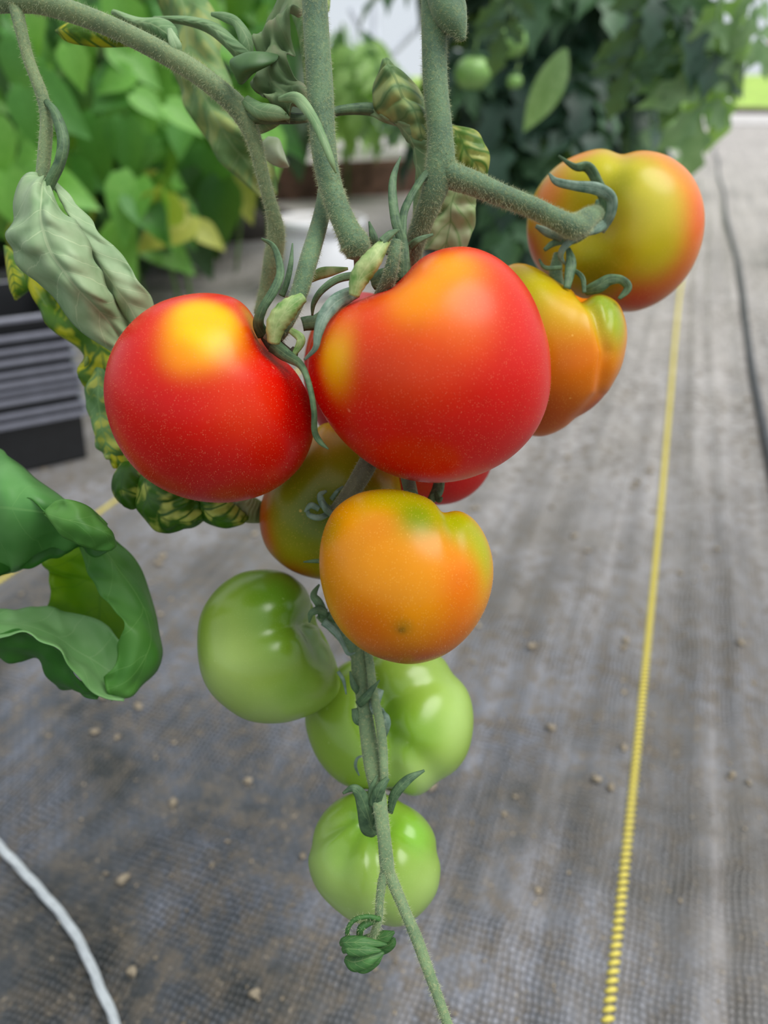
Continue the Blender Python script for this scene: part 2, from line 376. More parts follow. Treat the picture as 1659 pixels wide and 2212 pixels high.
# yellow stitched marker lines woven into the fabric
M_yel = plain('yellow_thread', (226, 214, 104), 0.6, 0.1, 120, c2=(206, 190, 84))
def stitch(s, t, sg, pw=0.0036):
    """one slanted thread loop"""
    a = gp(s, t - 0.0033 * sg, 0.0002); b_ = gp(s + 0.0042, t + 0.0033 * sg, 0.0002)
    c = []; r = []
    for k in range(5):
        u = k / 4; p = a * (1 - u) + b_ * u; p = p + A(0, 0, 1) * (0.0004 + 0.0010 * math.sin(math.pi * u)); c.append(p); r.append(0.0020 * (0.55 + 0.45 * math.sin(math.pi * u)))
    return tube_geo(np.array(c), np.array(r), 5)
def stitch_line(t0, s0, s1, nind):
    pitch = 0.0060; k = 0; s = s0; rest = []
    sv, sf = stitch(0, 0, 1); me = raw_mesh('yellow_stitch', sv, sf, M_yel)
    while s < s1:
        wig = t0 + 0.004 * math.sin(s * 2.1 + t0 * 5)
        h = float(ridge_h(s, wig)) + 0.002 * math.sin(s * 9 + wig * 21) * math.sin(wig * 13 - s * 4)
        if k < nind:
            o = bpy.data.objects.new('yellow_stitch', me); COL.objects.link(o); o.parent = floor; o.location = gp(s, wig, h); 
        else:
            rest.append((sv + gp(s, wig, h), sf))
        s += pitch; k += 1
    v, f = join(rest)
    o = obj('yellow_line', v, f, M_yel, floor); o['kind'] = 'stuff'
s1y = st(G(1300, 2230))[0]
stitch_line(tY1, s1y, 4.5, 240)
stitch_line(tY2, st(G(-40, 1290))[0], 4.0, 55)

M_lawn = plain('far_lawn_grass', (178, 214, 90), 0.8, 0.12, 3)
M_kerb = plain('dark_kerb', (110, 100, 88), 0.9, 0.1, 3)
v, f = box(gp(20.7, 0, 0.04), (24, 0.8, 0.16), (LAT, ROW, A(0, 0, 1))); tag(obj('trim_2', v, f, M_kerb, smooth=False), 'brown kerb between the concrete and the lawn', kind='structure')
M_road = plain('pale_concrete', (205, 202, 200), 0.7, 0.06, 6)
v, f = box(gp(17.2, 0, -0.02), (24, 6.0, 0.06), (LAT, ROW, A(0, 0, 1))); tag(obj('trim_1', v, f, M_road, smooth=False), 'pale concrete strip across the far end', kind='structure')
lv = [gp(a_, b_, h_ + dz_) for a_, h_ in ((21.2, 0.03), (50, 1.1)) for b_ in (-22, 22) for dz_ in (0, -0.3)]
tag(obj('lawn', lv, [[0,4,6,2],[1,3,7,5],[0,1,5,4],[2,6,7,3],[0,2,3,1],[4,5,7,6]], M_lawn, smooth=False), 'bright green lawn beyond the tunnel end', 'lawn', kind='structure')
M_earth = plain('bare_earth', (120, 106, 88), 0.95, 0.2, 5)
v, f = box(gp(10, 0, -0.12), (90, 60, 0.08), (LAT, ROW, A(0, 0, 1))); tag(obj('ground', v, f, M_earth, smooth=False), 'bare earth under everything', kind='structure')

# ---------------------------------------------------------------- tomatoes
def ico(sub):
    import bmesh
    bm = bmesh.new(); bmesh.ops.create_icosphere(bm, subdivisions=sub, radius=1.0)
    v = np.array([x.co[:] for x in bm.verts]); f = [[w.index for w in q.verts] for q in bm.faces]; bm.free(); return v, f
ICO5, ICO4 = ico(6), ico(3)
class Tom: pass
def make_tomato(label, cx, cy, z, rz, outline, base, blobs, mat, group, axis=None, dent=0.16, dw=0.45, nlob=0, lob=0.0, lph=0.0, grooves=(), fuzz=0, dents=()):
    t = Tom(); C = P(cx, cy, z); t.C = C
    e3 = norm(CAM - C); e1 = norm(np.cross(up, e3)); e2 = np.cross(e3, e1); t.E = (e1, e2, e3)
    dist = np.linalg.norm(C - CAM)
    def loc2(x, y):
        d = norm(P(x, y, 1.0) - CAM); k = dist / -np.dot(d, e3); q = CAM + d * k - C
        return np.dot(q, e1), np.dot(q, e2)
    o = np.array([loc2(*p) for p in outline]); ang = np.arctan2(o[:, 1], o[:, 0]); rad = np.hypot(o[:, 0], o[:, 1])
    rad = rad * np.cos(np.arcsin(np.minimum(rad / dist, 0.9)))
    i = np.argsort(ang); ang, rad = ang[i], rad[i]
    ga = np.linspace(-math.pi, math.pi, 721)
    gr = np.interp(ga, np.concatenate([ang - 2*math.pi, ang, ang + 2*math.pi]), np.tile(rad, 3))
    kk = np.exp(-(np.arange(-24, 25) / 11.0) ** 2); kk /= kk.sum()
    gr = np.convolve(np.concatenate([gr[-25:-1], gr, gr[1:25]]), kk, 'valid')
    rm = gr.mean(); t.rm = rm
    ax = norm(A(*axis)) if axis is not None else None
    if ax is not None:
        b1 = norm(np.cross(ax, A(0.1, 0.2, 0.97))); b2 = np.cross(ax, b1)
    gl = [[(loc2(x, y), w, dp) for x, y, w, dp in g] for g in grooves]
    def shape(d):
        s = np.hypot(d[:, 0], d[:, 1]); al = np.arctan2(d[:, 1], d[:, 0])
        r = rm + (np.interp(al, ga, gr) - rm) * np.clip(s, 0, 1) ** 1.5
        q = np.stack([d[:, 0] * r, d[:, 1] * r, d[:, 2] * rz], 1)
        m = np.ones(len(d))
        if ax is not None:
            ca = np.clip(d @ ax, -1, 1); th = np.arccos(ca)
            m -= dent * np.exp(-(th / dw) ** 2)
            if nlob:
                ph = np.arctan2(d @ b2, d @ b1); sh = np.sin(th) ** 1 * np.exp(-((th - 0.75) / 0.75) ** 2)
                m -= lob * sh * (1 - np.abs(np.cos((ph * nlob + lph + 0.6*np.sin(ph)) / 2)) ** 0.7) * 1.0
        q = q * m[:, None]
        for g in gl:           # creases along polylines given in view coordinates, on the near side
            best = np.full(len(d), 1e9); W_ = np.zeros(len(d)); Dp = np.zeros(len(d))
            for (p0, w0, d0), (p1, w1, d1) in zip(g[:-1], g[1:]):
                a = np.array(p0); b = np.array(p1); ab = b - a
                u = np.clip(((q[:, :2] - a) @ ab) / (ab @ ab), 0, 1); dd = np.hypot(*(q[:, :2] - a - u[:, None] * ab).T)
                sel = dd < best; best = np.where(sel, dd, best); W_ = np.where(sel, w0 + (w1 - w0) * u, W_); Dp = np.where(sel, d0 + (d1 - d0) * u, Dp)
            k = Dp * z / F * np.exp(-(best / (W_ * z / F)) ** 2) * (d[:, 2] > -0.3)
            q = q - d * k[:, None]
        return q
    t.shape = shape
    def dirof(x, y):
        a, b = loc2(x, y); al = math.atan2(b, a); r = np.interp(al, ga, gr); rho = min(math.hypot(a, b) / r, 0.995)
        return np.array([[rho * math.cos(al), rho * math.sin(al), math.sqrt(1 - rho * rho)]])
    def surf(x, y, lift=0.0):
        d = dirof(x, y); q = shape(d)[0]; return C + q[0]*e1 + q[1]*e2 + q[2]*e3 + norm(d[0][0]*e1 + d[0][1]*e2 + d[0][2]*e3) * lift
    t.surf = surf
    t.zof = lambda x, y, lift=0.0005: float(np.dot(surf(x, y, lift) - CAM, fw))
    V, Fc = ICO5
    q = shape(V); Wp = C + q[:, :1] * e1 + q[:, 1:2] * e2 + q[:, 2:] * e3
    c = np.tile(lin(base), (len(V), 1))
    for bl in blobs:
        x, y, rp, cc, sg = bl[:5]; ex = bl[5] if len(bl) > 5 else 1.0      # ex: vertical stretch
        p = shape(dirof(x, y))[0]; dq = (q - p); dq = dq * A(1, 1 / ex, 1)
        w = sg * np.exp(-(np.linalg.norm(dq, axis=1) / (rp * z / F)) ** 2.6)
        c = c * (1 - w[:, None]) + lin(cc) * w[:, None]
    root = thing('tomato', label, 'tomato', C, group)
    t.root = root; t.body = obj('fruit', Wp, Fc, mat, root, col=c)
    if fuzz:
        # fine glandular hairs all over the skin
        k = rng.integers(0, len(V), fuzz); dd = norm(V[k] + rng.normal(0, 0.012, (fuzz, 3))); qq = shape(dd)
        pw = C + qq[:, :1]*e1 + qq[:, 1:2]*e2 + qq[:, 2:]*e3; nn = norm(dd[:, :1]*e1 + dd[:, 1:2]*e2 + dd[:, 2:]*e3)
        hv, hf = hairs_geo(pw, nn, 0.00045, 0.000022)
        h = obj('skin_hairs', hv, hf, M_fuzz, root, smooth=False); h['kind'] = 'stuff'
    return t
GT = 'tomatoes hanging on the truss'
RED, RED2, ORG_, YEL, OLV, GRN, PGR = (212, 16, 1), (180, 10, 4), (232, 92, 2), (238, 162, 1), (150, 150, 12), (98, 132, 24), (150, 186, 84)
big = make_tomato('largest red tomato, orange-gold around its top, in front centre', 926, 785, 0.252, 0.038,
    [(885,560),(905,541),(960,527),(1020,530),(1080,558),(1130,608),(1170,690),(1190,790),(1185,870),(1160,930),(1110,985),(1050,1020),(980,1041),(900,1040),(830,1020),(770,980),(715,920),(680,860),(663,800),(664,760),(682,710),(722,665),(780,635),(840,602)],
    RED, [(960,640,150,ORG_,0.95),(880,760,110,(226,70,6),0.7),(960,595,70,YEL,0.8),(880,620,60,ORG_,0.8),(1000,690,70,(240,120,30),0.5),(905,670,60,YEL,0.6),(740,770,48,(244,180,2),1.0,1.5),(760,700,50,ORG_,0.5),(1000,1030,60,(214,120,20),0.7),(1100,860,120,(206,18,10),0.8),(1110,700,100,(214,30,26),0.7)],
    M_red, None, axis=(-0.35, 0.78, 0.25), dent=0.13, dw=0.5, fuzz=5000)
left = make_tomato('red tomato with a yellow patch, left of the largest one', 452, 858, 0.259, 0.034,
    [(465,632),(520,642),(552,672),(570,722),(606,757),(643,790),(668,845),(680,900),(677,950),(650,1010),(590,1060),(520,1083),(450,1085),(380,1070),(310,1030),(260,970),(232,900),(224,830),(240,760),(280,700),(340,655),(400,637)],
    (212, 14, 1), [(440,735,70,(246,194,2),1.0),(425,690,50,(246,188,4),0.95),(470,700,45,(244,184,4),0.9),(400,780,40,(236,140,6),0.6),(550,690,40,(220,170,60),0.8),(520,880,70,(224,60,4),0.6),(450,1060,120,(176,26,24),0.7),(380,990,90,(192,22,10),0.5)],
    M_red, None, axis=(0.72, 0.58, 0.38), dent=0.14, dw=0.5, fuzz=6000)
rear = make_tomato('deep red tomato hidden behind the largest one, its lower rim showing', 862, 850, 0.322, 0.030,
    [(1066,1012),(1035,1060),(985,1090),(920,1092),(830,1060),(750,990),(690,920),(660,850),(656,775),(680,690),(715,632),(765,612),(860,620),(960,660),(1020,740),(1040,840),(1060,940)],
    (196, 16, 8), [(690,700,60,(206,60,16),0.6)], M_red, None, axis=(0, 0.95, 0.2))
lobed = make_tomato('two-lobed yellow-orange tomato at the right behind the largest red', 1210, 765, 0.305, 0.026,
    [(1085,575),(1115,562),(1150,570),(1190,595),(1225,617),(1262,640),(1300,633),(1335,652),(1353,700),(1350,760),(1325,825),(1290,875),(1235,912),(1170,945),(1110,930),(1070,850),(1055,750),(1060,640)],
    (222, 120, 6), [(1150,610,110,(176,164,6),1.0),(1240,680,60,(216,176,20),0.8),(1320,690,50,(150,166,30),1.0,1.4),(1340,800,50,(200,130,10),0.8,1.3),(1300,650,40,(130,160,40),0.9),(1180,900,80,(170,66,16),0.8),(1290,880,50,(168,58,20),0.8),(1260,800,50,(226,120,4),0.8)],
    M_turn, None, axis=(0.05, 0.95, 0.3), dent=0.05, grooves=[[(1256,632,12,14),(1285,680,12,15),(1303,760,12,11),(1292,850,13,9),(1245,905,16,5)],[(1308,655,7,5),(1312,695,8,4),(1300,740,10,0)]])
right = make_tomato('orange-rimmed olive tomato at the far right below the side branch', 1330, 495, 0.338, 0.034,
    [(1250,333),(1300,320),(1345,327),(1390,325),(1440,335),(1490,372),(1518,430),(1522,490),(1505,560),(1470,615),(1420,655),(1370,674),(1330,672),(1250,648),(1185,605),(1148,555),(1137,500),(1148,430),(1178,382),(1210,352)],
    (178, 172, 16), [(1500,460,90,(232,92,24),1.0,1.5),(1470,370,60,(236,130,50),0.9),(1380,640,110,(186,60,18),1.0,0.7),(1460,590,70,(214,104,20),0.9),(1180,420,60,(214,116,40),0.9),(1150,540,60,(184,70,40),0.9),(1250,340,50,(222,120,30),0.8,0.5),(1400,330,70,(220,120,20),0.7,0.35),(1400,450,85,(204,196,64),0.9),(1410,540,60,(196,184,20),0.8),(1290,380,50,(196,186,30),0.6),(1290,600,60,(104,124,16),0.8),(1210,620,50,(150,60,30),0.9),(1340,400,30,(144,146,6),0.6)],
    M_turn, None, axis=(-0.30, 0.05, 0.95), dent=0.30, dw=0.42, grooves=[[(1345,316,26,7),(1335,350,26,9),(1310,420,30,6)],[(1330,560,26,8),(1290,600,30,10),(1265,650,26,4)]])
yelr = make_tomato('olive and orange tomato tucked behind, between the left red and the golden orange one', 715, 1085, 0.305, 0.027,
    [(700,912),(655,958),(600,1020),(566,1080),(560,1130),(575,1185),(620,1228),(680,1250),(750,1250),(820,1220),(860,1150),(866,1060),(836,975),(775,922)],
    (146, 140, 14), [(570,1120,46,(190,84,12),1.0,2.2),(640,1235,60,(176,92,14),0.9,0.6),(700,940,60,(214,160,40),0.8),(680,1120,80,(92,118,18),0.9),(830,1010,50,(196,112,20),0.6)],
    M_turn, None, axis=(0.02, -0.05, 1.0), dent=0.16, dw=0.45)
orange = make_tomato('golden orange tomato with green shoulders, front centre below the reds', 877, 1243, 0.246, 0.0275,
    [(820,1056),(880,1058),(925,1070),(955,1090),(988,1096),(1022,1116),(1050,1160),(1065,1215),(1060,1280),(1035,1340),(1000,1385),(950,1420),(890,1435),(830,1425),(770,1395),(725,1345),(699,1280),(690,1220),(695,1160),(720,1100),(765,1068)],
    (218, 138, 1), [(880,1080,110,(168,156,6),1.0,0.7),(900,1130,52,(110,136,6),0.9,0.9),(1030,1180,60,(170,172,4),1.0,1.4),(980,1130,50,(150,160,6),0.9),(720,1150,40,(180,140,10),0.8),(820,1140,45,(208,124,6),0.7),(990,1260,55,(222,100,0),0.7,1.3),(880,1430,120,(166,62,10),1.0,0.45),(980,1360,70,(214,92,2),0.6),(870,1345,20,(150,120,8),0.7),(868,1350,7,(60,84,10),0.8),(800,1350,70,(208,88,6),0.6)],
    M_turn, None, axis=(0.32, 0.88, -0.25), dent=0.12, dw=0.4, grooves=[[(956,1078,16,14),(972,1130,18,14),(985,1200,24,6)]], fuzz=4500)
gleft = make_tomato('green tomato hanging left of the golden orange one', 585, 1395, 0.300, 0.029,
    [(560,1230),(620,1236),(660,1262),(682,1300),(690,1345),(718,1385),(735,1440),(740,1495),(700,1530),(650,1553),(590,1563),(530,1555),(490,1530),(450,1490),(428,1430),(424,1370),(440,1310),(480,1260),(520,1236)],
    (122, 152, 46), [(600,1290,80,(86,136,26),0.9),(690,1380,60,(80,128,24),0.9),(600,1380,50,(104,150,34),0.8),(480,1460,90,(156,184,96),0.9),(600,1530,90,(154,184,96),0.9,0.6),(640,1490,50,(118,162,44),0.5)],
    M_green, None, axis=(0.72, 0.12, 0.50), dent=0.30, dw=0.55, grooves=[[(672,1330,20,26),(630,1345,26,20),(580,1362,32,17),(510,1380,40,12),(450,1390,40,4)],[(706,1372,18,9),(690,1420,28,8),(650,1500,40,4)],[(668,1310,22,9),(640,1270,30,4)]])
gright = make_tomato('wide green tomato behind the hanging stem, above the lowest one', 842, 1560, 0.322, 0.028,
    [(960,1420),(990,1458),(1018,1510),(1022,1580),(1005,1640),(960,1685),(905,1720),(860,1722),(800,1705),(745,1698),(700,1660),(668,1600),(657,1550),(672,1500),(720,1450),(780,1415),(840,1400),(900,1400)],
    (132, 164, 50), [(850,1560,60,(100,150,30),0.8,1.6),(770,1590,90,(126,166,52),0.8),(980,1540,60,(168,200,110),0.9,1.5),(900,1690,90,(166,196,116),0.8,0.6),(930,1500,50,(150,190,60),0.6),(900,1440,70,(150,184,80),0.6),(910,1580,50,(124,172,40),0.6)],
    M_green, None, axis=(-0.12, 0.25, 0.9), dent=0.22, dw=0.45, grooves=[[(815,1540,34,34),(835,1620,32,28),(850,1720,28,16)],[(800,1480,26,24),(790,1430,24,14)],[(840,1510,22,12),(910,1478,28,13),(980,1450,28,8)],[(850,1590,24,14),(910,1640,28,12),(950,1700,28,5)]])
gbot = make_tomato('lowest green tomato, at the bottom end of the truss', 808, 1855, 0.300, 0.026,
    [(760,1712),(810,1708),(870,1735),(915,1765),(943,1810),(952,1880),(943,1930),(908,1975),(860,2005),(800,2000),(730,1970),(690,1930),(666,1870),(670,1810),(695,1760),(727,1728)],
    (128, 162, 54), [(790,1760,60,(92,144,34),0.8),(700,1900,70,(160,190,110),0.7,1.4),(800,1980,110,(158,190,106),0.9,0.6),(900,1800,50,(120,180,40),0.8),(740,1830,50,(136,186,60),0.6),(920,1920,60,(156,186,100),0.8)],
    M_green, None, axis=(0.0, 0.55, 0.75), dent=0.22, dw=0.5, grooves=[[(815,1790,24,16),(822,1880,26,18),(825,1990,28,9)],[(775,1790,20,12),(742,1850,24,11),(728,1930,28,4)],[(850,1785,18,12),(890,1812,20,13),(940,1840,22,8)],[(755,1770,14,10),(710,1795,20,12),(672,1825,20,7)]])

# ---------------------------------------------------------------- calyx sepals and pedicels
def sep(t, pts, wid, mat=None, name='sepal', **kw): return ribbon(name, pts, wid, mat or M_sepal, t.root, **kw)
def z0(t, x, y, l=0.0008): return t.zof(x, y, l)
# left red
pl = stem('pedicel', [(706,400,0.262,17),(694,470,0.257,18),(668,560,0.250,20),(644,640,0.248,19),(612,705,0.247,18),(592,728,0.252,20)], M_stem, left.root, hair=1400, hairmat=M_hair, label='hairy stalk curving down to the calyx')
sep(left, [(572,728,.250),(558,700,.243),(566,668,.240),(590,628,.239),(604,592,.240),(599,555,.242),(587,530,.244),(564,516,.246)], [30,24,20,20,19,16,12,5], twist=0.5)
sep(left, [(608,640,.250),(620,608,.248),(628,570,.247),(632,525,.248)], [14,13,11,3])
sep(left, [(590,744,.240),(598,700,.237),(626,664,.236),(658,640,.238)], [26,46,44,22], M_sepal_pale, label='pale green folded sepal', cup=0.7, wob=0.04)
sep(left, [(626,712,.244),(650,734,.243),(634,768,.244)], [14,20,10], M_sepal_pale, label='small pale curled sepal')
sep(left, [(585,742,.246),(620,768,.242),(651,790,.236),(669,833,.233),(679,887,.234),(681,932,.238),(693,954,.240),(710,970,.241)], [34,26,16,13,13,14,13,3], twist=0.4, cup=0.5)
sep(left, [(570,722,.250),(592,745,.248),(625,768,.248),(640,752,.250)], [24,34,30,16], plain('brown_calyx', (70, 62, 40), 0.8), name='calyx_base')  # dark brown-green calyx base
sep(left, [(575,735,.243),(600,700,.243),(612,670,.243),(622,640,.245)], [18,22,20,10], M_brown, label='dry papery brown sepal')
sep(left, [(655,700,.262),(690,690,.265),(725,640,.27)], [30,30,4])
# big red
sep(big, [(775,628,.246),(748,640,.238),(722,656,.233),(699,686,.231),(687,722,.231),(681,752,.232),(657,778,.235)], [26,34,34,28,20,13,5], M_sepal_blue, cup=0.3)
sep(big, [(800,600,.255),(768,596,.250),(729,604,.246),(696,628,.245),(679,655,.247),(675,682,.250)], [18,18,17,15,12,5], twist=0.5)
sep(big, [(764,640,.234),(778,598,.232),(808,556,.231),(838,514,.234)], [22,44,42,20], M_sepal_pale, cup=0.6, label='pale green pod-like folded sepal', wob=0.03)
sep(big, [(826,522,.233),(846,504,.234),(864,496,.238)], [20,16,3])
sep(big, [(872,602,.244),(872,560,.243),(869,520,.243),(856,478,.242),(849,420,.243),(852,380,.245),(866,338,.248)], [34,28,24,22,20,16,4], twist=-0.4)
sep(big, [(868,520,.256),(872,458,.258),(897,405,.260),(920,372,.261),(940,351,.262)], [20,18,16,16,4], twist=0.8)
stem('pedicel', [(820,640,.252,13),(838,607,.243,16),(850,562,.240,14),(856,520,.240,12)], M_stem, big.root, hair=600, hairmat=M_hair)
sep(big, [(670,606,.262),(690,592,.260),(716,586,.258),(752,580,.258)], [12,24,20,6], M_sepal_pale, label='pale sepal lying sideways')
sep(big, [(812,540,.258),(806,510,.256),(797,478,.258)], [20,18,4])
sep(big, [(830,545,.26),(850,520,.26),(840,505,.262)], [18,14,6])
sep(big, [(885,535,.262),(905,518,.260),(936,506,.262)], [20,14,5])
sep(big, [(800,610,.25),(830,600,.246),(865,592,.244)], [36,40,30], name='calyx_base')
# lobed tomato
stem('pedicel', [(1206,548,.300,10),(1200,590,.300,14),(1208,628,.300,13)], M_stem, lobed.root, hair=200, hairmat=M_hair)
sep(lobed, [(1227,535,.296),(1234,570,.292),(1226,622,.290)], [10,24,16], twist=0.4)
sep(lobed, [(1214,578,.294),(1178,578,.292),(1164,559,.294)], [10,9,4])
sep(lobed, [(1236,580,.294),(1258,600,.290),(1262,632,.289)], [8,11,8])
sep(lobed, [(1262,630,.294),(1290,618,.290),(1315,603,.288),(1341,604,.286),(1354,622,.285),(1336,645,.286)], [18,30,26,18,20,8], twist=[0,0.4,0.4,-0.5,-0.6])
# right tomato
sep(right, [(1296,478,.304),(1306,440,.300),(1290,400,.300),(1270,364,.300),(1240,360,.298),(1206,336,.300)], [26,30,26,24,14,4], twist=[0,.5,.5,.2,0])
sep(right, [(1296,500,.302),(1318,464,.297),(1320,428,.294),(1290,408,.291),(1240,401,.290),(1202,392,.291),(1185,374,.294)], [20,22,24,26,20,16,4], M_sepal_blue)
sep(right, [(1312,478,.300),(1290,492,.296),(1256,503,.292),(1222,530,.291),(1211,553,.293),(1222,573,.296)], [20,24,20,15,13,4], M_sepal_blue)
sep(right, [(1216,515,.298),(1184,502,.296),(1157,488,.297)], [16,20,8], M_sepal_blue)
sep(right, [(1218,522,.300),(1195,526,.298),(1176,540,.298)], [12,14,8])
sep(right, [(1200,508,.30),(1232,515,.300),(1262,500,.300),(1290,470,.302),(1300,430,.304)], [16,26,26,30,24], name='calyx_base')
# rear yellow one, golden one, greens
stem('pedicel', [(802,985,.272,20),(785,1020,.272,21),(755,1068,.274,19),(722,1110,.277,16)], stem_mat('dark_stem', (96,98,72), (66,70,52), (130,128,92)), yelr.root, hair=500, hairmat=M_hair)  # stalk in a darker, browner green
sep(yelr, [(725,1110,.276),(700,1092,.272),(692,1070,.272),(706,1060,.274)], [14,16,14,5], M_sepal_blue)
sep(yelr, [(720,1112,.274),(704,1100,.270),(694,1080,.270)], [16,14,8], M_sepal_blue)
sep(yelr, [(712,1108,.275),(690,1118,.272),(668,1112,.272),(664,1094,.274)], [12,14,12,4], M_sepal_blue)
sep(yelr, [(715,1080,.276),(728,1062,.274),(742,1050,.276)], [10,9,4], M_sepal_blue)
sep(yelr, [(690,1100,.273),(672,1092,.272),(658,1106,.273)], [12,14,5], M_sepal_blue)
sep(yelr, [(705,1212,.281),(680,1212,.280),(655,1214,.281)], [10,9,3])
stem('pedicel', [(880,1030,.285,15),(884,1048,.272,15),(890,1072,.262,14)], M_stem, orange.root)
sep(orange, [(950,1036,.282),(944,1062,.276),(930,1082,.272)], [24,26,16])
sep(orange, [(938,1060,.276),(948,1080,.272),(956,1074,.272)], [16,12,4])
stem('pedicel', [(775,1425,.292,12),(748,1385,.288,12),(716,1350,.286,13),(694,1325,.285,14)], M_stem, gleft.root, hair=200, hairmat=M_hair)
sep(gleft, [(700,1335,.282),(690,1305,.279),(678,1285,.280),(690,1262,.283)], [22,20,16,4])
sep(gleft, [(706,1325,.280),(688,1318,.277),(672,1326,.277),(668,1345,.279)], [18,18,14,4])
sep(gleft, [(698,1342,.280),(725,1365,.277),(740,1390,.276),(752,1412,.276),(768,1410,.278)], [18,14,9,8,3], M_sepal_blue)
sep(gleft, [(712,1340,.283),(730,1310,.281),(712,1280,.281)], [26,22,6])
sep(gleft, [(730,1450,.281),(742,1470,.280),(748,1500,.281)], [8,8,3], M_sepal_blue)
stem('pedicel', [(800,1470,.288,12),(790,1500,.284,12),(786,1530,.283,14)], M_stem, gright.root, hair=200, hairmat=M_hair)
sep(gright, [(772,1524,.279),(790,1506,.275),(820,1469,.274)], [18,18,3])
sep(gright, [(822,1488,.284),(812,1520,.280),(822,1545,.277),(835,1560,.276),(832,1594,.280)], [16,28,24,26,5], M_sepal_blue, twist=[0,.6,-.4,.5,0])
sep(gright, [(766,1530,.280),(772,1556,.279),(794,1568,.282)], [14,18,8])
sep(gright, [(780,1500,.282),(764,1480,.280),(756,1450,.281)], [16,14,4])
sep(gright, [(786,1632,.283),(772,1638,.282),(768,1655,.282),(776,1676,.284)], [4,6,7,3], M_sepal_blue)
stem('pedicel', [(820,1690,.272,9),(808,1740,.268,11),(802,1785,.272,13)], M_stem, gbot.root)
sep(gbot, [(812,1806,.270),(804,1790,.267),(792,1750,.263),(778,1716,.261),(762,1703,.260),(740,1714,.262)], [24,50,40,26,17,5])
sep(gbot, [(800,1745,.264),(803,1705,.262),(815,1674,.263)], [18,14,3])
sep(gbot, [(806,1745,.262),(820,1706,.259),(838,1680,.260)], [26,24,10])
sep(gbot, [(842,1758,.266),(852,1718,.264),(880,1685,.263),(917,1664,.265)], [12,22,20,5])
sep(gbot, [(812,1795,.266),(820,1765,.264),(824,1735,.264)], [18,16,6])

# ---------------------------------------------------------------- the vine: stems, branches, leaves
vine = thing('tomato_vine', 'hairy green tomato vine with curled leaves carrying the hanging truss', 'tomato vine', P(940, -60, 0.262))
HK = dict(hairmat=M_hair)
sA = stem('arching_stem', [(-620,150,.262,22),(-440,80,.262,22),(-260,36,.262,22),(-100,10,.262,22),(40,2,.262,22),(120,14,.262,22),(250,62,.262,21),(390,135,.263,22),(470,192,.264,22),(520,240,.266,23),(548,300,.268,17),(568,380,.272,14),(588,455,.276,15),(597,505,.280,19),(590,560,.284,20),(575,620,.288,14),(560,680,.29,12)], M_stemA, vine, hair=11000, n=90, **HK)
sB = stem('centre_stem', [(650,-420,.256,26),(664,-240,.252,27),(676,-60,.250,27),(682,60,.250,28),(690,180,.250,29),(696,290,.250,28),(706,370,.249,26),(726,440,.248,25),(752,500,.248,27),(768,530,.249,32),(772,556,.250,22)], M_stem, vine, hair=9000, n=70, **HK)
sC = stem('right_stem', [(950,-420,.270,26),(940,-240,.265,27),(936,-60,.262,27),(938,60,.262,28),(940,180,.262,27),(950,290,.263,28),(950,360,.264,32),(935,420,.266,27),(912,480,.272,23),(893,535,.280,21),(888,600,.30,18)], M_stem, vine, hair=9500, n=70, **HK)
stem('side_branch', [(948,345,.264,20),(975,378,.264,27),(1020,395,.266,26),(1080,420,.270,23),(1150,448,.276,22),(1215,480,.285,23),(1245,490,.291,27),(1272,470,.297,22),(1290,462,.304,18)], M_stem, vine, hair=7000, n=60, **HK)
stem('leaf_scar', [(944,-70,.262,26),(955,-20,.259,38),(970,25,.257,38),(984,52,.256,27),(994,72,.256,15),(1000,86,.256,6)], M_stem, vine, hair=700, hairmat=M_hair)
stem('flower_scar', [(772,552,.251,9),(768,580,.252,4),(760,600,.252,3)], M_brown, vine, label='brown dried stub')
# left petiole with hanging leaf
stem('petiole', [(28,-10,.262,16),(44,60,.262,13),(62,130,.264,12),(90,205,.266,13),(100,260,.267,13),(96,330,.268,14),(90,400,.268,12),(98,450,.268,7)], M_stemA, vine, hair=1500, n=60, **HK)
ribbon('leaf_stalk', [(96,215,.264),(120,245,.262),(138,300,.261),(132,350,.262),(110,400,.264),(98,440,.266)], [12,22,26,24,24,12], M_sepal, vine, cup=0.6, twist=0.5)
M_leafL = leaf_mat('leaf_underside', (166, 190, 148), (122, 156, 108), vein=(186, 204, 160), veins=9, trans=0.12, scale=70, rough=0.6, vw=0.035)
M_leafL2 = leaf_mat('leaf_underside_green', (140, 170, 122), (96, 136, 86), vein=(170, 192, 140), veins=8, trans=0.15, scale=70, rough=0.6)
patch('leaf', [(78,372,.268),(30,430,.262),(14,500,.262),(30,548,.264),(84,612,.266),(150,690,.270),(230,752,.276),(300,790,.284)],
      [(100,400,.268),(128,450,.262),(166,480,.258),(198,540,.258),(222,590,.262),(246,640,.268),(282,700,.276),(310,780,.284)], M_leafL, vine, bulge=0.006, rib=0.0014, ribn=8, wave=0.006,
      mid=[(90,390,.268),(92,445,.252),(104,500,.250),(128,550,.252),(166,600,.255),(206,655,.262),(255,720,.274),(305,785,.284)], fold=0.0015, label='curled grey-green leaf underside', nu=21, nv=80)
patch('leaf', [(110,400,.270),(150,450,.270),(200,540,.270),(230,620,.272),(262,690,.276),(300,760,.284)],
      [(120,390,.270),(180,456,.266),(236,522,.264),(292,590,.266),(330,655,.272),(345,740,.284)], M_leafL, vine, bulge=0.006, rib=0.0012, ribn=7, wave=0.003, seed=3, nu=16, nv=60)
M_mott = leaf_mat('yellow_mottled_leaf', (92, 136, 20), (62, 108, 22), mottle=(196, 196, 30), mot_amt=0.2, vein=(70, 112, 20), veins=8, trans=0.35, scale=60, mscale=110)
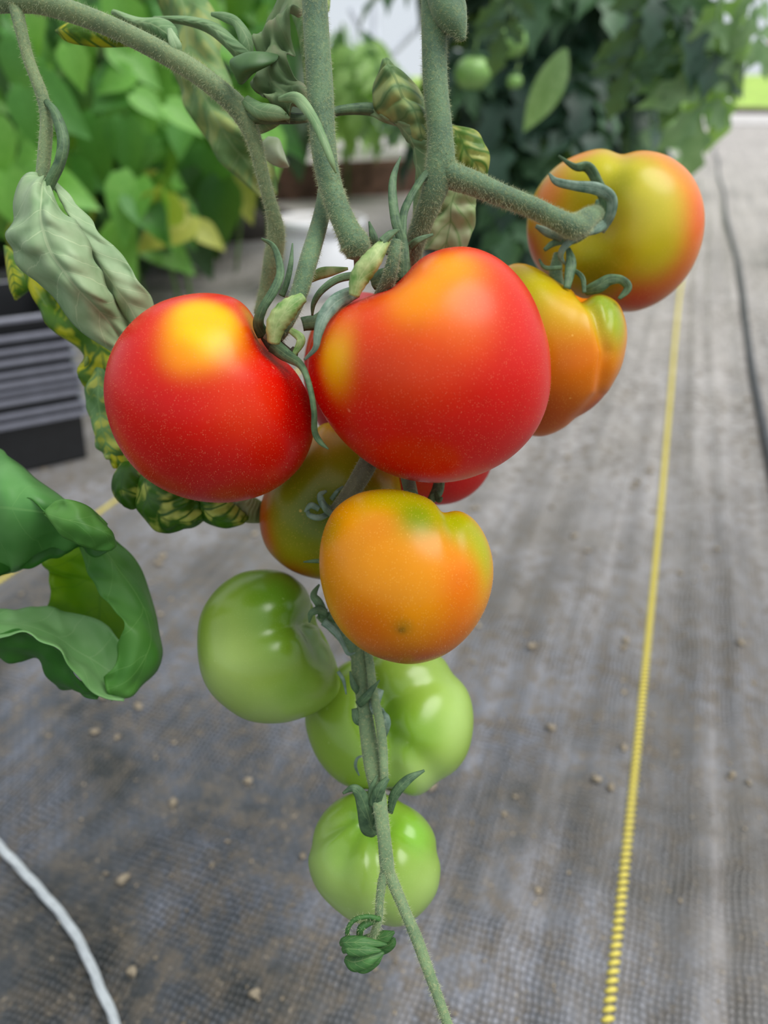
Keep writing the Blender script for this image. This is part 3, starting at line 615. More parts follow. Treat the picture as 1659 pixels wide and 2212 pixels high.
M_mott2 = leaf_mat('blotched_leaf', (74, 124, 16), (42, 88, 12), mottle=(186, 196, 90), mot_amt=0.02, vein=(40, 84, 14), veins=6, trans=0.3, scale=70, mscale=110)
M_mott3 = leaf_mat('grey_mottled_leaf', (122, 158, 92), (86, 128, 68), mfac=0.6, mottle=(176, 184, 104), mot_amt=0.2, vein=(140, 166, 110), veins=9, trans=0.2, scale=50, mscale=70, rough=0.6)
patch('leaf', [(60,560,.30),(80,640,.30),(110,690,.30),(160,755,.30),(182,800,.302),(196,880,.304),(204,955,.306),(250,1010,.306)],
      [(120,560,.30),(180,620,.296),(230,680,.294),(290,730,.296),(300,800,.298),(300,880,.30),(300,960,.303),(290,1015,.306)], M_mott, vine, bulge=0.006, rib=0.001, wave=0.008, seed=5, label='yellow mottled leaf')
patch('leaf', [(8,530,.32),(14,580,.318),(22,625,.318),(34,645,.32)], [(24,540,.32),(60,580,.315),(66,620,.315),(36,648,.32)], M_mott, vine, bulge=0.004)
patch('leaf', [(190,770,.298),(182,830,.300),(190,890,.302),(205,960,.304),(230,990,.304)], [(240,740,.295),(260,820,.296),(262,890,.298),(270,960,.302),(262,1000,.304)], leaf_mat('leaf_grey_green', (118,160,92), (84,130,66), vein=(130,170,100), mottle=(180,190,80), mot_amt=0.05, trans=0.2), vine, bulge=0.004, wave=0.004, seed=8)
# blotched curled leaf below the left tomato
patch('leaf', [(262,1000,.300),(244,1030,.298),(243,1062,.298),(262,1088,.298),(292,1094,.298)], [(300,1000,.300),(310,1030,.296),(308,1060,.296),(306,1080,.296),(300,1094,.298)], M_mott2, vine, bulge=0.006, rib=0.001, ribn=4, nv=24, label='dark green leaflet with pale blotches')
patch('leaf', [(300,1030,.294),(288,1070,.294),(300,1110,.294),(330,1142,.294),(370,1148,.294),(410,1138,.295),(440,1125,.297)], [(340,1020,.296),(370,1040,.288),(390,1060,.286),(405,1070,.286),(420,1075,.288),(432,1085,.290),(445,1105,.294)], M_mott2, vine, bulge=0.007, rib=0.002, ribn=5, nv=40, wave=0.003, seed=2, label='dark green leaflet with pale blotches')
patch('leaf', [(400,1060,.296),(420,1095,.296),(440,1125,.296),(480,1140,.297),(515,1135,.298),(530,1120,.300)], [(440,1050,.298),(470,1070,.290),(490,1080,.290),(505,1088,.292),(518,1100,.296),(532,1112,.300)], M_mott2, vine, bulge=0.006, rib=0.002, ribn=4, nv=36, seed=9)
patch('leaf', [(500,1085,.302),(512,1115,.300),(530,1128,.302),(566,1130,.308)], [(500,1060,.304),(530,1070,.300),(550,1075,.302),(568,1085,.308)], leaf_mat('withered_leaf', (150,158,110), (110,124,80), trans=0.1), vine, bulge=0.003, rib=0.001, label='withered grey-green leaf end')
# node right side: horizontal petiole and ribbed curled leaf
ribbon('leaf_stalk', [(508,232,.266),(545,246,.262),(590,250,.262),(640,256,.266),(690,250,.27),(740,238,.272),(800,236,.274),(850,250,.276)], [30,36,34,22,18,20,26,30], M_sepal, vine, cup=0.7)
ribbon('leaf', [(525,215,.262),(560,238,.258),(600,246,.258),(626,256,.26)], [26,34,30,6], M_leafL2, vine, cup=0.5)
ribbon('leaf', [(545,270,.266),(565,262,.270),(600,250,.272),(615,240,.272)], [26,46,34,8], M_leafL2, vine, cup=0.4)
M_rib = leaf_mat('ribbed_curled_leaf', (124,154,96), (92,126,72), mfac=0.6, mottle=(184,192,112), mot_amt=0.25, vein=(72,112,56), veins=6, vk=0.3, trans=0.12, scale=60, mscale=90, rough=0.6)
patch('leaf', [(800,250,.276),(850,272,.278),(880,300,.280),(899,330,.282),(898,400,.286),(894,460,.288),(890,520,.290)],
      [(812,222,.276),(870,236,.270),(912,268,.268),(930,310,.270),(938,380,.276),(940,450,.282),(935,520,.290)], M_leafL2, vine, bulge=0.004, rib=0.001, wave=0.002)
patch('leaf', [(830,156,.276),(817,163,.275),(808,180,.275),(805,205,.274),(812,240,.274),(845,262,.274),(876,291,.276),(902,330,.278),(925,350,.280)],
      [(838,153,.276),(856,153,.275),(878,166,.274),(902,188,.274),(922,228,.275),(935,268,.276),(940,305,.277),(944,330,.279),(948,352,.280)], M_rib, vine, bulge=0.010, rib=0.0030, ribn=6, ribk=0.3, nv=110, nu=20, label='ribbed grey-green leaf rolled up lengthwise')
# leaf behind the right stem
M_pink = leaf_mat('faded_veined_leaf', (160,180,124), (124,152,92), mfac=0.6, mottle=(184,184,148), mot_amt=0.3, vein=(84,120,60), veins=5, vk=1.6, trans=0.2, scale=60, mscale=90, rough=0.6, vw=0.035)
patch('leaf', [(960,276,.284),(965,320,.284),(975,360,.284),(1000,375,.284),(1024,382,.284)], [(985,272,.284),(1028,282,.280),(1046,310,.280),(1058,338,.281),(1052,380,.284)], leaf_mat('leaf_yellow_veined', (110,146,50), (74,116,36), mottle=(206,200,110), mot_amt=0.25, mfac=0.6, vein=(70,110,40), veins=4, trans=0.3, scale=60, mscale=120), vine, bulge=0.003, rib=0.0015, ribn=4, nv=40, label='yellow-mottled curled leaf edge')
patch('leaf', [(1000,375,.290),(960,410,.290),(935,450,.290),(922,490,.290),(915,540,.290)], [(1056,350,.284),(1050,400,.284),(1030,430,.284),(1026,480,.286),(1005,545,.290)], M_pink, vine, bulge=0.004, rib=0.0018, ribn=4, ribk=1.0, nv=60, wave=0.004, label='faded pale leaf with dark veins')
# upper leaves
patch('leaf', [(330,-40,.36),(352,40,.36),(372,150,.36),(410,240,.36),(448,310,.36),(500,370,.365),(560,425,.37)], [(420,-40,.36),(470,40,.35),(480,130,.35),(520,220,.35),(560,290,.352),(590,340,.358),(600,420,.37)], M_mott3, vine, bulge=0.008, rib=0.002, ribn=8, wave=0.008, nv=70, label='long mottled leaf hanging behind the arching stem')
patch('leaf', [(122,70,.29),(150,92,.288),(220,102,.286),(290,100,.284),(380,98,.282)], [(122,66,.29),(158,46,.286),(230,52,.284),(300,70,.282),(392,90,.282)], M_mott, vine, bulge=0.003, rib=0.001, label='narrow yellowing leaf tip')
patch('leaf', [(240,30,.275),(290,60,.274),(330,85,.272),(372,108,.270),(388,116,.270)], [(250,22,.275),(300,38,.272),(350,40,.270),(380,60,.268),(390,105,.270)], M_leafL2, vine, bulge=0.004, rib=0.001)
patch('leaf', [(330,44,.280),(400,54,.278),(450,72,.276),(490,105,.274),(520,140,.274)], [(335,36,.280),(410,36,.276),(470,52,.274),(515,90,.270),(548,120,.272)], M_leafL2, vine, bulge=0.003, rib=0.001)
ribbon('leaf', [(455,30,.275),(485,36,.272),(512,48,.270),(534,82,.270),(542,118,.272)], [8,20,22,34,24], M_leafL2, vine, twist=0.6, cup=0.6)
patch('leaf', [(610,-30,.275),(575,50,.272),(562,90,.270),(560,130,.268),(545,185,.266),(575,215,.266),(600,245,.264),(622,258,.262)],
      [(680,-30,.275),(655,30,.270),(632,80,.266),(625,110,.264),(632,160,.262),(660,190,.262),(650,230,.262),(630,256,.262)], leaf_mat('leaf_grey_brown', (122,146,100), (88,116,74), mottle=(146,138,112), mot_amt=0.05, mfac=0.6, vein=(120,140,96), veins=8, trans=0.08, scale=60, mscale=60, rough=0.7), vine, bulge=0.004, rib=0.003, ribn=7, wave=0.010, seed=4, nv=80, label='shrivelled grey-brown leaf')
patch('leaf', [(505,140,.262),(510,168,.260),(522,182,.260),(545,160,.258),(572,140,.258),(596,122,.260)], [(508,128,.262),(525,116,.256),(545,112,.254),(562,112,.254),(580,114,.256),(598,118,.260)], leaf_mat('leaf_dark_tip', (82,120,66), (56,92,48), trans=0.1), vine, bulge=0.005, label='dark green cupped leaf tip')
ribbon('leaf', [(600,215,.250),(640,212,.244),(675,250,.240),(700,300,.239),(718,345,.240),(727,374,.243)], [10,26,22,20,16,4], M_leafL2, vine, twist=0.7, cup=0.5)
patch('leaf', [(560,318,.290),(575,345,.290),(600,360,.290),(622,362,.292)], [(580,295,.290),(602,300,.288),(612,325,.288),(622,358,.292)], leaf_mat('leaf_pale_tip', (184,196,166), (130,150,100), trans=0.15), vine, bulge=0.003)
ribbon('leaf', [(365,60,.262),(372,80,.260),(380,100,.260),(386,120,.262)], [10,22,26,16], M_leafL, vine)
patch('leaf', [(600,-30,.30),(640,60,.30),(655,150,.30),(660,230,.30)], [(715,-30,.30),(712,20,.295),(700,50,.295),(690,230,.30)], M_mott3, vine, bulge=0.003, rib=0.002)
# lower truss axis
stem('truss_stem', [(800,960,.290,20),(800,1040,.296,20),(795,1150,.296,19),(785,1260,.296,18),(780,1380,.292,17),(778,1440,.287,18),(784,1500,.283,15),(795,1580,.279,17),(806,1650,.272,19),(818,1720,.264,16),(829,1800,.260,14),(836,1868,.258,15),(840,1890,.258,11)], M_stem2, vine, hair=2500, n=90, ridge=0.10, **HK)
stem('truss_strand', [(792,1390,.288,8),(800,1440,.283,9),(808,1500,.279,9),(820,1560,.275,10),(827,1620,.270,10),(830,1690,.263,9)], M_stem2, vine, hair=500, **HK)
stem('side_branch', [(834,1875,.258,10),(826,1905,.257,10),(820,1950,.256,9),(818,1985,.256,9),(806,2020,.257,8),(795,2040,.258,8)], M_stem2, vine, hair=900, hairlen=0.0016, **HK)
stem('truss_tip', [(838,1880,.258,12),(850,1910,.257,13),(872,1962,.255,12),(900,2028,.252,13),(926,2100,.249,12),(950,2165,.246,11),(975,2240,.243,11),(1000,2330,.241,10),(1030,2440,.240,7)], M_stem2, vine, hair=1800, n=50, **HK)
M_bud = leaf_mat('bud_leaf', (70,120,56), (44,88,40), vein=(126,150,96), veins=5, trans=0.1, scale=200, rough=0.6)
for pts, w in [([(733,2040,.253),(745,2036,.250),(785,2036,.249),(837,2041,.252)], [10,24,24,5]),
               ([(738,2055,.252),(750,2050,.249),(790,2052,.248),(824,2054,.250)], [12,28,24,5]),
               ([(744,2070,.254),(764,2078,.250),(795,2070,.249),(830,2058,.251)], [14,38,34,5]),
               ([(760,2086,.256),(785,2090,.254),(810,2072,.253),(826,2060,.254)], [10,24,26,8]),
               ([(770,2034,.258),(795,2032,.257),(830,2024,.256),(852,2013,.256)], [14,26,26,5]),
               ([(800,2050,.258),(825,2048,.257),(845,2038,.256),(852,2026,.256)], [20,26,20,5])]:
    ribbon('bud_leaf', pts, w, M_bud, vine, cup=0.4)
for pts in [[(820,1985,.254,6),(790,1980,.252,5),(762,1990,.252,5),(750,2015,.253,5),(762,2040,.254,4)], [(822,1990,.256,5),(800,1992,.255,7),(780,2005,.254,8),(776,2025,.255,7)]]:
    stem('tendril', pts, M_bud, vine, sides=8, hair=120, **HK)

# ---------------------------------------------------------------- broad leaf plant at lower left
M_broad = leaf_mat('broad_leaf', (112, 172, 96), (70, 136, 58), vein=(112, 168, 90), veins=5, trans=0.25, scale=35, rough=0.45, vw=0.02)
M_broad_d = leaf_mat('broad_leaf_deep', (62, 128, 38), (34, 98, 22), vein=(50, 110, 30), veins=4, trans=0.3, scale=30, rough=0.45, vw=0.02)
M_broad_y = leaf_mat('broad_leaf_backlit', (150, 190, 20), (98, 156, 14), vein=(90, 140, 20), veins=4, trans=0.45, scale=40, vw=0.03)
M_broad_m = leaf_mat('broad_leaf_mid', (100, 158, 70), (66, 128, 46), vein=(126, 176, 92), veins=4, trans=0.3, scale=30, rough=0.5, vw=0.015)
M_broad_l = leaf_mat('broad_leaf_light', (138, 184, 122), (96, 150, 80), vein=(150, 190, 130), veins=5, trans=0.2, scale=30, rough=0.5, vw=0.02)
bro = thing('leafy_plant', 'broad-leaved green plant with curled leaves at the lower left edge', 'plant', G(-160, 1500))
BL = dict(nv=70, nu=18)
# upper lobe: pale shoulder, then a deep hollow
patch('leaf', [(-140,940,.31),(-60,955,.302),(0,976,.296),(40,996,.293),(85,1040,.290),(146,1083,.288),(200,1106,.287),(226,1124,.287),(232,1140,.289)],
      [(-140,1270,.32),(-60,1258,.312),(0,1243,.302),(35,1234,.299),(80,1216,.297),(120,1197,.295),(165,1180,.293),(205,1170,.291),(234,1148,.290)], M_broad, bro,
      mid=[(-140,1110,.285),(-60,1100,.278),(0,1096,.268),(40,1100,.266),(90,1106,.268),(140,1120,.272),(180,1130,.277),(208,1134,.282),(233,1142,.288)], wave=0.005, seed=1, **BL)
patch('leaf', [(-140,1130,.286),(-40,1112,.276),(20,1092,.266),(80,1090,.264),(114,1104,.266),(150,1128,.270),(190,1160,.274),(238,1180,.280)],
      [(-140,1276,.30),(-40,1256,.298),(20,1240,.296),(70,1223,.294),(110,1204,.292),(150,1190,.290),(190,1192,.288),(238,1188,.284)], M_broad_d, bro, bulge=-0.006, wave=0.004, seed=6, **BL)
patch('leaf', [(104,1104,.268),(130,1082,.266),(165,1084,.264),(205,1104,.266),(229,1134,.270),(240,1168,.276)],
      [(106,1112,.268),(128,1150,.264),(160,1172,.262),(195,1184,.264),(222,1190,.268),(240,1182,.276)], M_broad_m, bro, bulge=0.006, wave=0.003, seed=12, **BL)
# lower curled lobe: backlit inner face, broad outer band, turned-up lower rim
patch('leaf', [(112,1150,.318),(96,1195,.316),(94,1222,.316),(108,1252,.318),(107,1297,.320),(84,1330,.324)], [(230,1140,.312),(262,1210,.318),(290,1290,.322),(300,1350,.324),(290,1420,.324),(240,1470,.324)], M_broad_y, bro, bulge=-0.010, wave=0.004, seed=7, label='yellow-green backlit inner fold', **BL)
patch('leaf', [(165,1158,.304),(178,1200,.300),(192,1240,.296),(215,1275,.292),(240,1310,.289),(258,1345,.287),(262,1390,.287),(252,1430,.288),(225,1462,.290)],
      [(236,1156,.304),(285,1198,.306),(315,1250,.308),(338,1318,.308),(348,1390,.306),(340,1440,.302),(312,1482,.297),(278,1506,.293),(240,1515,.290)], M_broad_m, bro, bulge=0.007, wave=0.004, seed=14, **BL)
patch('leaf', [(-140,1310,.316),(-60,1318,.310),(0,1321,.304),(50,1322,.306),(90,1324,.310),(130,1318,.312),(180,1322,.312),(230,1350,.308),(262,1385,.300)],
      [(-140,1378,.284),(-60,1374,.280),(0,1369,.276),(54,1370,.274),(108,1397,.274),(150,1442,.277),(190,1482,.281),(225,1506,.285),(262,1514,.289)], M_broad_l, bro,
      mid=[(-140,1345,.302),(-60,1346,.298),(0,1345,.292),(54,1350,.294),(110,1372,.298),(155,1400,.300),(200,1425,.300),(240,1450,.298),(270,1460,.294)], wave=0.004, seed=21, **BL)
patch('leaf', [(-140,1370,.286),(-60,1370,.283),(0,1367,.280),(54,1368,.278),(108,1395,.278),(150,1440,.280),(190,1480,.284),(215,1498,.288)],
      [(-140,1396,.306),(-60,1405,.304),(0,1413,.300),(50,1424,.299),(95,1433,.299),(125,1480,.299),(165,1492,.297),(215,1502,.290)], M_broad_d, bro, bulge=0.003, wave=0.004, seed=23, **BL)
v, f = tube_geo(crom([G(-160, 1500), G(-160, 1500) + A(-0.02, -0.01, 0.1), P(-160, 1330, .31), P(-100, 1250, .30), P(-60, 1200, .297)], 20), np.full(20, 0.003), 8); obj('stem', v, f, M_stem, bro)

# ---------------------------------------------------------------- stack of black seed trays
M_tray = plain('black_plastic_tray', (30, 32, 35), 0.4, 0.1, 60, spec=0.6)
M_tray_top = plain('black_plastic_rim', (128, 130, 142), 0.35, 0.05, 60, spec=0.7)
c0 = G(206, 992)                                  # right front foot of the stack
d_ = G(0, 1036) - c0; ux = -norm(d_); ux[2] = 0; ux = norm(ux); uy = np.cross(A(0, 0, 1), ux)
def tray(base, hgt, first, label):
    Wt, Dt = 0.52, 0.24
    top_off = 0.012
    def rect(z, ins, w=Wt, d=Dt):
        return [base + ux*(-w + ins) + uy*ins + A(0,0,z), base + ux*(-ins) + uy*ins + A(0,0,z), base + ux*(-ins) + uy*(d-ins) + A(0,0,z), base + ux*(-w+ins) + uy*(d-ins) + A(0,0,z)]
    root = thing('seed_tray', label, 'tray', base + ux*(-Wt/2) + uy*(Dt/2), 'black seed trays stacked on the ground')
    V = rect(0, 0.010) + rect(hgt, 0.004) + rect(hgt, 0.0065) + rect(0.003, 0.012); Fc = [[3,2,1,0],[12,13,14,15]]
    for k in range(4):
        n = (k+1) % 4; Fc += [[k,n,4+n,4+k],[4+k,4+n,8+n,8+k],[8+k,8+n,12+n,12+k]]
    obj('tray_body', V, Fc, M_tray, root, smooth=False)
    V = rect(hgt-0.0060, -0.006) + rect(hgt-0.0015, -0.0065) + rect(hgt+0.0008, 0.000) + rect(hgt-0.0050, 0.0045); Fc = []
    for k in range(4):
        n = (k+1) % 4
        for a in range(4): b_ = (a+1) % 4; Fc.append([a*4+k, a*4+n, b_*4+n, b_*4+k])
    obj('rim', V, Fc, M_tray_top, root, smooth=False)
zc = 0.002; step = [0.0,0.014,0.020,0.013,0.012,0.014,0.017,0.015,0.018,0.024]
names = ['bottom tray of the black stack', 'second black tray from the bottom of the stack', 'third black tray from the bottom of the stack', 'fourth black tray from the bottom of the stack', 'fifth black tray from the bottom of the stack', 'fifth black tray from the top of the stack', 'fourth black tray from the top of the stack', 'third black tray from the top of the stack', 'black tray just under the topmost one', 'topmost black tray of the stack, its grey rim showing']
for k in range(10):
    zc += step[k]
    tray(c0 + A(0, 0, zc) + ux * (-0.0015 * (k % 3)) + uy * 0.0012 * (k % 2), 0.080, k == 0, names[k])

# ---------------------------------------------------------------- white bucket, timber, twine, hose
bc = G(697, 628); dist = np.linalg.norm(bc[:2]); M_white = plain('white_plastic', (226, 228, 232), 0.45, 0.03, 20)
rim = P(697, 470, 1); drim = rim - CAM; kk = dist / np.linalg.norm(drim[:2]); hb = (CAM + drim * kk)[2]; rb = 100 / F * np.dot(CAM + drim*kk - CAM, fw)
bucket = thing('bucket', 'white plastic bucket with a beige inside, standing on the ground fabric', 'bucket', bc)
def lathe(prof, c, n=40):
    a = np.linspace(0, 2*math.pi, n, endpoint=False); V = []
    for r, z in prof: V += [c + A(r*math.cos(t), r*math.sin(t), z) for t in a]
    Fc = [[i*n+j, i*n+(j+1)%n, (i+1)*n+(j+1)%n, (i+1)*n+j] for i in range(len(prof)-1) for j in range(n)]
    return V, Fc
v, f = lathe([(0.0, 0.003), (rb*0.84, 0.003), (rb*0.86, 0.012), (rb*0.955, hb-0.02), (rb*0.93, hb-0.02), (rb*0.84, 0.02), (0.0, 0.02)], bc); obj('bucket_body', v, f, M_white, bucket)
v, f = lathe([(rb*0.955, hb-0.03), (rb*1.0, hb-0.028), (rb*1.0, hb-0.002), (rb*0.99, hb), (rb*0.95, hb), (rb*0.935, hb-0.004), (rb*0.93, hb-0.03)], bc); obj('rim', v, f, M_white, bucket)
v, f = lathe([(0.0, hb-0.035), (rb*0.925, hb-0.035)], bc); obj('contents', v, f, plain('beige_contents', (206, 178, 146), 0.7, 0.05), bucket)

M_wood = plain('weathered_board', (150, 112, 96), 0.8, 0.2, 14)
a_, b_ = G(560, 436), G(935, 414)
bd = norm((b_ - a_) * A(1, 1, 0)); bn = np.cross(A(0,0,1), bd)
v, f = box((a_ + b_)/2 + A(0,0,0.085), (np.linalg.norm(b_-a_) + 0.4, 0.04, 0.17), (bd, bn, A(0,0,1))); tag(obj('timber_board', v, f, M_wood, loc=(a_+b_)/2, smooth=False), 'brown timber bed edge lying beyond the white bucket', 'board')

M_twine = plain('white_twine', (198, 206, 210), 0.6, 0.05, 300, 0.3)
tw = thing('twine', 'white twisted plastic twine lying at the lower left', 'twine', G(100, 1960))
cl = crom([G(x, y, 0.035 * max(0, 1)) if False else G(x, y, 0.006) for x, y in [(-900,1420),(-600,1520),(-330,1620),(-130,1720),(-40,1790),(20,1850),(80,1915),(140,1985),(180,2050),(215,2130),(245,2200),(270,2290),(290,2420),(300,2600),(330,2850)]], 320)
T_ = norm(np.gradient(cl, axis=0)); U_ = norm(np.cross(T_, A(0,0,1))); W_ = np.cross(U_, T_); ar = np.concatenate([[0], np.cumsum(np.linalg.norm(np.diff(cl, axis=0), axis=1))])
for k in range(3):
    ph = ar / 0.085 * 2 * math.pi + k * 2.094
    c_ = cl + U_ * (np.cos(ph) * 0.0013)[:, None] + W_ * (np.sin(ph) * 0.0009)[:, None]
    v, f = tube_geo(c_, np.full(320, 0.0019), 8); obj('strand', v, f, M_twine, tw)

M_hose = plain('black_hose', (70, 72, 76), 0.4, 0.1)
th_ = st(G(1652, 930))[1]
hv = crom([gp(s, th_ + 0.006*math.sin(s*3), float(ridge_h(s, th_)) + 0.006) for s in np.linspace(-0.2, 8.8, 60)], 180)
v, f = tube_geo(hv, np.full(180, 0.0075), 10); tag(obj('drip_hose', v, f, M_hose, loc=gp(0, th_)), 'thin black drip hose running along the path at the right', 'hose')

# ---------------------------------------------------------------- background foliage
def leaf_blade(shape='bean', nv=7, nu=5, fold=0.18, droop=0.25):
    """unit leaf: base at the origin, tip at +y (length 1), normal +z"""
    V, uv = [], []
    for i in range(nv):
        v = i / (nv - 1)
        w = {'bean': 0.40 * (math.sin(math.pi * min(1, v * 1.0 + 0.04)) ** 0.6) * (1.25 - 0.9 * v) , 'lance': 0.20 * math.sin(math.pi * min(1, v + 0.03)) ** 0.8}[shape]
        if i == nv - 1: w = 0.0
        for j in range(nu):
            u = j / (nu - 1) * 2 - 1
            V.append([u * w, v - (0.10 * (abs(u)) * (1 - v) if shape == 'bean' else 0), fold * abs(u) * w - droop * v * v]); uv.append([(u + 1) / 2, v])
    Fc = [[i*nu+j, i*nu+j+1, (i+1)*nu+j+1, (i+1)*nu+j] for i in range(nv-1) for j in range(nu-1)]
    return np.array(V), Fc, np.array(uv)
def compound(rs):
    """tomato compound leaf: drooping rachis, toothed leaflets"""
    parts, uvs = [], []
    c = np.array([[0, t, -0.25*t*t] for t in np.linspace(0, 0.8, 7)]); v, f = tube_geo(c, np.linspace(0.012, 0.005, 7), 4); parts.append((v, f)); uvs.append(np.full((len(v), 2), 0.5))
    for t, side, ln in [(0.25, 1, .34), (0.28, -1, .36), (0.45, 1, .12), (0.5, -1, .40), (0.53, 1, .42), (0.72, -1, .34), (0.74, 1, .36), (0.8, 0, .46)]:
        nv, nu = 7, 3; V = []
        yaw = side * rs.uniform(0.8, 1.2) * -1 ; dr = rs.uniform(0.2, 0.6); curl = rs.uniform(0.1, 0.7)
        for i in range(nv):
            q = i / (nv - 1); w = 0.24 * math.sin(math.pi * min(1, q + 0.05)) ** 0.7 * (1 + 0.28 * (-1) ** i) * (0 if i == nv - 1 else 1)
            for j in (-1, 0, 1):
                x, y, z = j * w, q, curl * abs(j) * w - dr * q * q
                X = x * math.cos(yaw) - y * math.sin(yaw) * 1.0; Y = x * math.sin(yaw) + y * math.cos(yaw)
                V.append([X * ln, t + Y * ln, -0.25*t*t + z * ln])
        Fc = [[i*nu+j, i*nu+j+1, (i+1)*nu+j+1, (i+1)*nu+j] for i in range(nv-1) for j in range(nu-1)]
        parts.append((np.array(V), Fc)); uvs.append(np.array([[(j)/2, i/(nv-1)] for i in range(nv) for j in range(3)]))
    v, f = join(parts); return v, f, np.vstack(uvs)
def frame(tipdir, nrm):
    y = norm(np.asarray(tipdir, float)); z = nrm - y * np.dot(nrm, y); z = norm(z); x = np.cross(y, z); return np.stack([x, y, z], 1)
from mathutils import Matrix
def place(me, root, name, p, R, s):
    o = bpy.data.objects.new(name, me); COL.objects.link(o); o.parent = root
    m = Matrix([list(R[i] * s) + [float(p[i] - ORG[root.name][i])] for i in range(3)] + [[0, 0, 0, 1]])
    o.matrix_local = m; return o
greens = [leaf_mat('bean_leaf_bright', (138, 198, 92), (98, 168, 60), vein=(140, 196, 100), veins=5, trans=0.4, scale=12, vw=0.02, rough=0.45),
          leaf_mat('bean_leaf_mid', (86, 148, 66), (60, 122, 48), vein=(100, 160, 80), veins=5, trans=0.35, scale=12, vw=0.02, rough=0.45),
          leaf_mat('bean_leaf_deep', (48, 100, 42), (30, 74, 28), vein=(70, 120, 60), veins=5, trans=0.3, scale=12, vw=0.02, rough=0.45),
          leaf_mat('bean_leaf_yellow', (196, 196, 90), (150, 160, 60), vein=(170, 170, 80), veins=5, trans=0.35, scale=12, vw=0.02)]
bean_me = []
for g, m in enumerate(greens):
    for fo, dr in ((0.25, 0.2), (0.5, 0.35)):
        v, f, uv = leaf_blade('bean', 7, 5, fo, dr); bean_me.append(raw_mesh('bean_leaf', v, f, m, uv=uv))
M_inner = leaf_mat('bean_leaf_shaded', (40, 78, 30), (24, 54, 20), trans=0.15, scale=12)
M_bstem = plain('bean_stem', (110, 146, 70), 0.7)
rs = random.Random(11)
def hang(spread=0.7):
    d = A(rs.gauss(0, spread), rs.gauss(-0.25, spread * 0.6), -1.0 + rs.uniform(0, 0.6)); n = A(rs.gauss(0.1, 0.35), -1.0 + rs.gauss(0, 0.3), rs.uniform(0.5, 1.3)); return norm(d), norm(n)
bean_spec = [('bean plant beyond the left end of the row, mostly out of view', -800, -280, 1.75, 170),
             ('bean plant with broad pointed leaves at the left edge, behind the drooping leaf', -260, 170, 1.55, 170),
             ('bright leafy bean plant seen under the arching stem', 110, 420, 1.75, 190),
             ('bean plant reaching towards the white bucket', 330, 600, 2.1, 150)]
stuff_parts = []
for label, x0, x1, dz, cnt in bean_spec:
    bp = G((x0 + x1) / 2, 600 if dz < 2 else 570); bp = A(P((x0+x1)/2, 400, dz)[0], P((x0+x1)/2, 400, dz)[1], 0)
    root = thing('bean_plant', label, 'bean plant', bp)
    for k in range(4):
        xx = x0 + (x1 - x0) * (k + 0.5) / 4
        tp = P(xx, -120, dz + 0.15); q = crom([A(P(xx, 400, dz)[0], P(xx, 400, dz)[1], 0) + A(rs.uniform(-.03,.03), 0.1, 0), P(xx + rs.uniform(-30,30), 300, dz + 0.1), tp], 16)
        v, f = tube_geo(q, np.full(16, 0.005), 6); obj('vine_stem', v, f, M_bstem, root)
    for k in range(cnt):
        x = rs.uniform(x0, x1); y = rs.uniform(-160, 530 if x < 430 else 440 - (x-430)*0.5); z = dz + rs.uniform(-0.28, 0.30)
        if y > 330 and rs.random() < 0.25: continue
        d, n = hang(0.75); s = rs.uniform(0.075, 0.14) * (dz / 1.6)
        front = z < dz
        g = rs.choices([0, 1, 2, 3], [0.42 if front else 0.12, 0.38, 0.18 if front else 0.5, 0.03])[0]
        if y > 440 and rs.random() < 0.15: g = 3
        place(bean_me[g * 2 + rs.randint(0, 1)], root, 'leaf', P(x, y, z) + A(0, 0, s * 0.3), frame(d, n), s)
    # dense inner foliage behind
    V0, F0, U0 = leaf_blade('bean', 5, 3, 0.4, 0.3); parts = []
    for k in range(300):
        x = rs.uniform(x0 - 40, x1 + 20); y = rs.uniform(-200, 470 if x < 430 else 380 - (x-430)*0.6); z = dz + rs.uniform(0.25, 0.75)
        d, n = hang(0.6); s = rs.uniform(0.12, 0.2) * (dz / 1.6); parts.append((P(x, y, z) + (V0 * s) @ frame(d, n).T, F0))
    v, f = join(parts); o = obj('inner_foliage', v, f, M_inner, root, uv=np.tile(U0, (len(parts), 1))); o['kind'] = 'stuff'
    for (x, y, s, g, w) in {0: [], 1: [(60,40,150,0,0),(40,130,170,1,0),(60,240,190,1,0),(-10,300,170,0,0),(10,420,190,0,0),(150,130,130,0,0)],
                            2: [(250,20,150,0,0),(290,215,120,0,1),(360,240,130,0,1),(210,300,190,1,0),(150,390,180,1,0),(270,300,170,1,0),(170,200,150,2,0)],
                            3: [(390,330,200,1,0),(450,380,230,1,0),(340,440,170,0,1),(300,520,200,0,1),(290,440,150,0,0),(480,440,200,2,0),(420,500,110,3,1),(550,110,130,1,0)]}[bean_spec.index((label, x0, x1, dz, cnt))]:
        z = dz - 0.32; d = norm(A(0.85, -0.1, -0.55)) if w else norm(A(rs.uniform(-.2,.25), -0.15, -1)); 
        place(bean_me[g*2], root, 'leaf', P(x, y - s * (0.1 if w else 0.25), z) , frame(d, norm(A(0.0, -0.8, 1.0))), s * z / F * 0.72)
M_soil = plain('dark_soil', (62, 54, 46), 0.95, 0.25, 30, 0.5)
bl, br_ = A(*G(-500, 640)), A(*G(560, 520))
bdir = norm((br_ - bl) * A(1,1,0)); bnn = np.cross(A(0,0,1), bdir)
nx_, ny_ = 60, 14; L_ = np.linalg.norm(br_ - bl) + 0.3; V = []
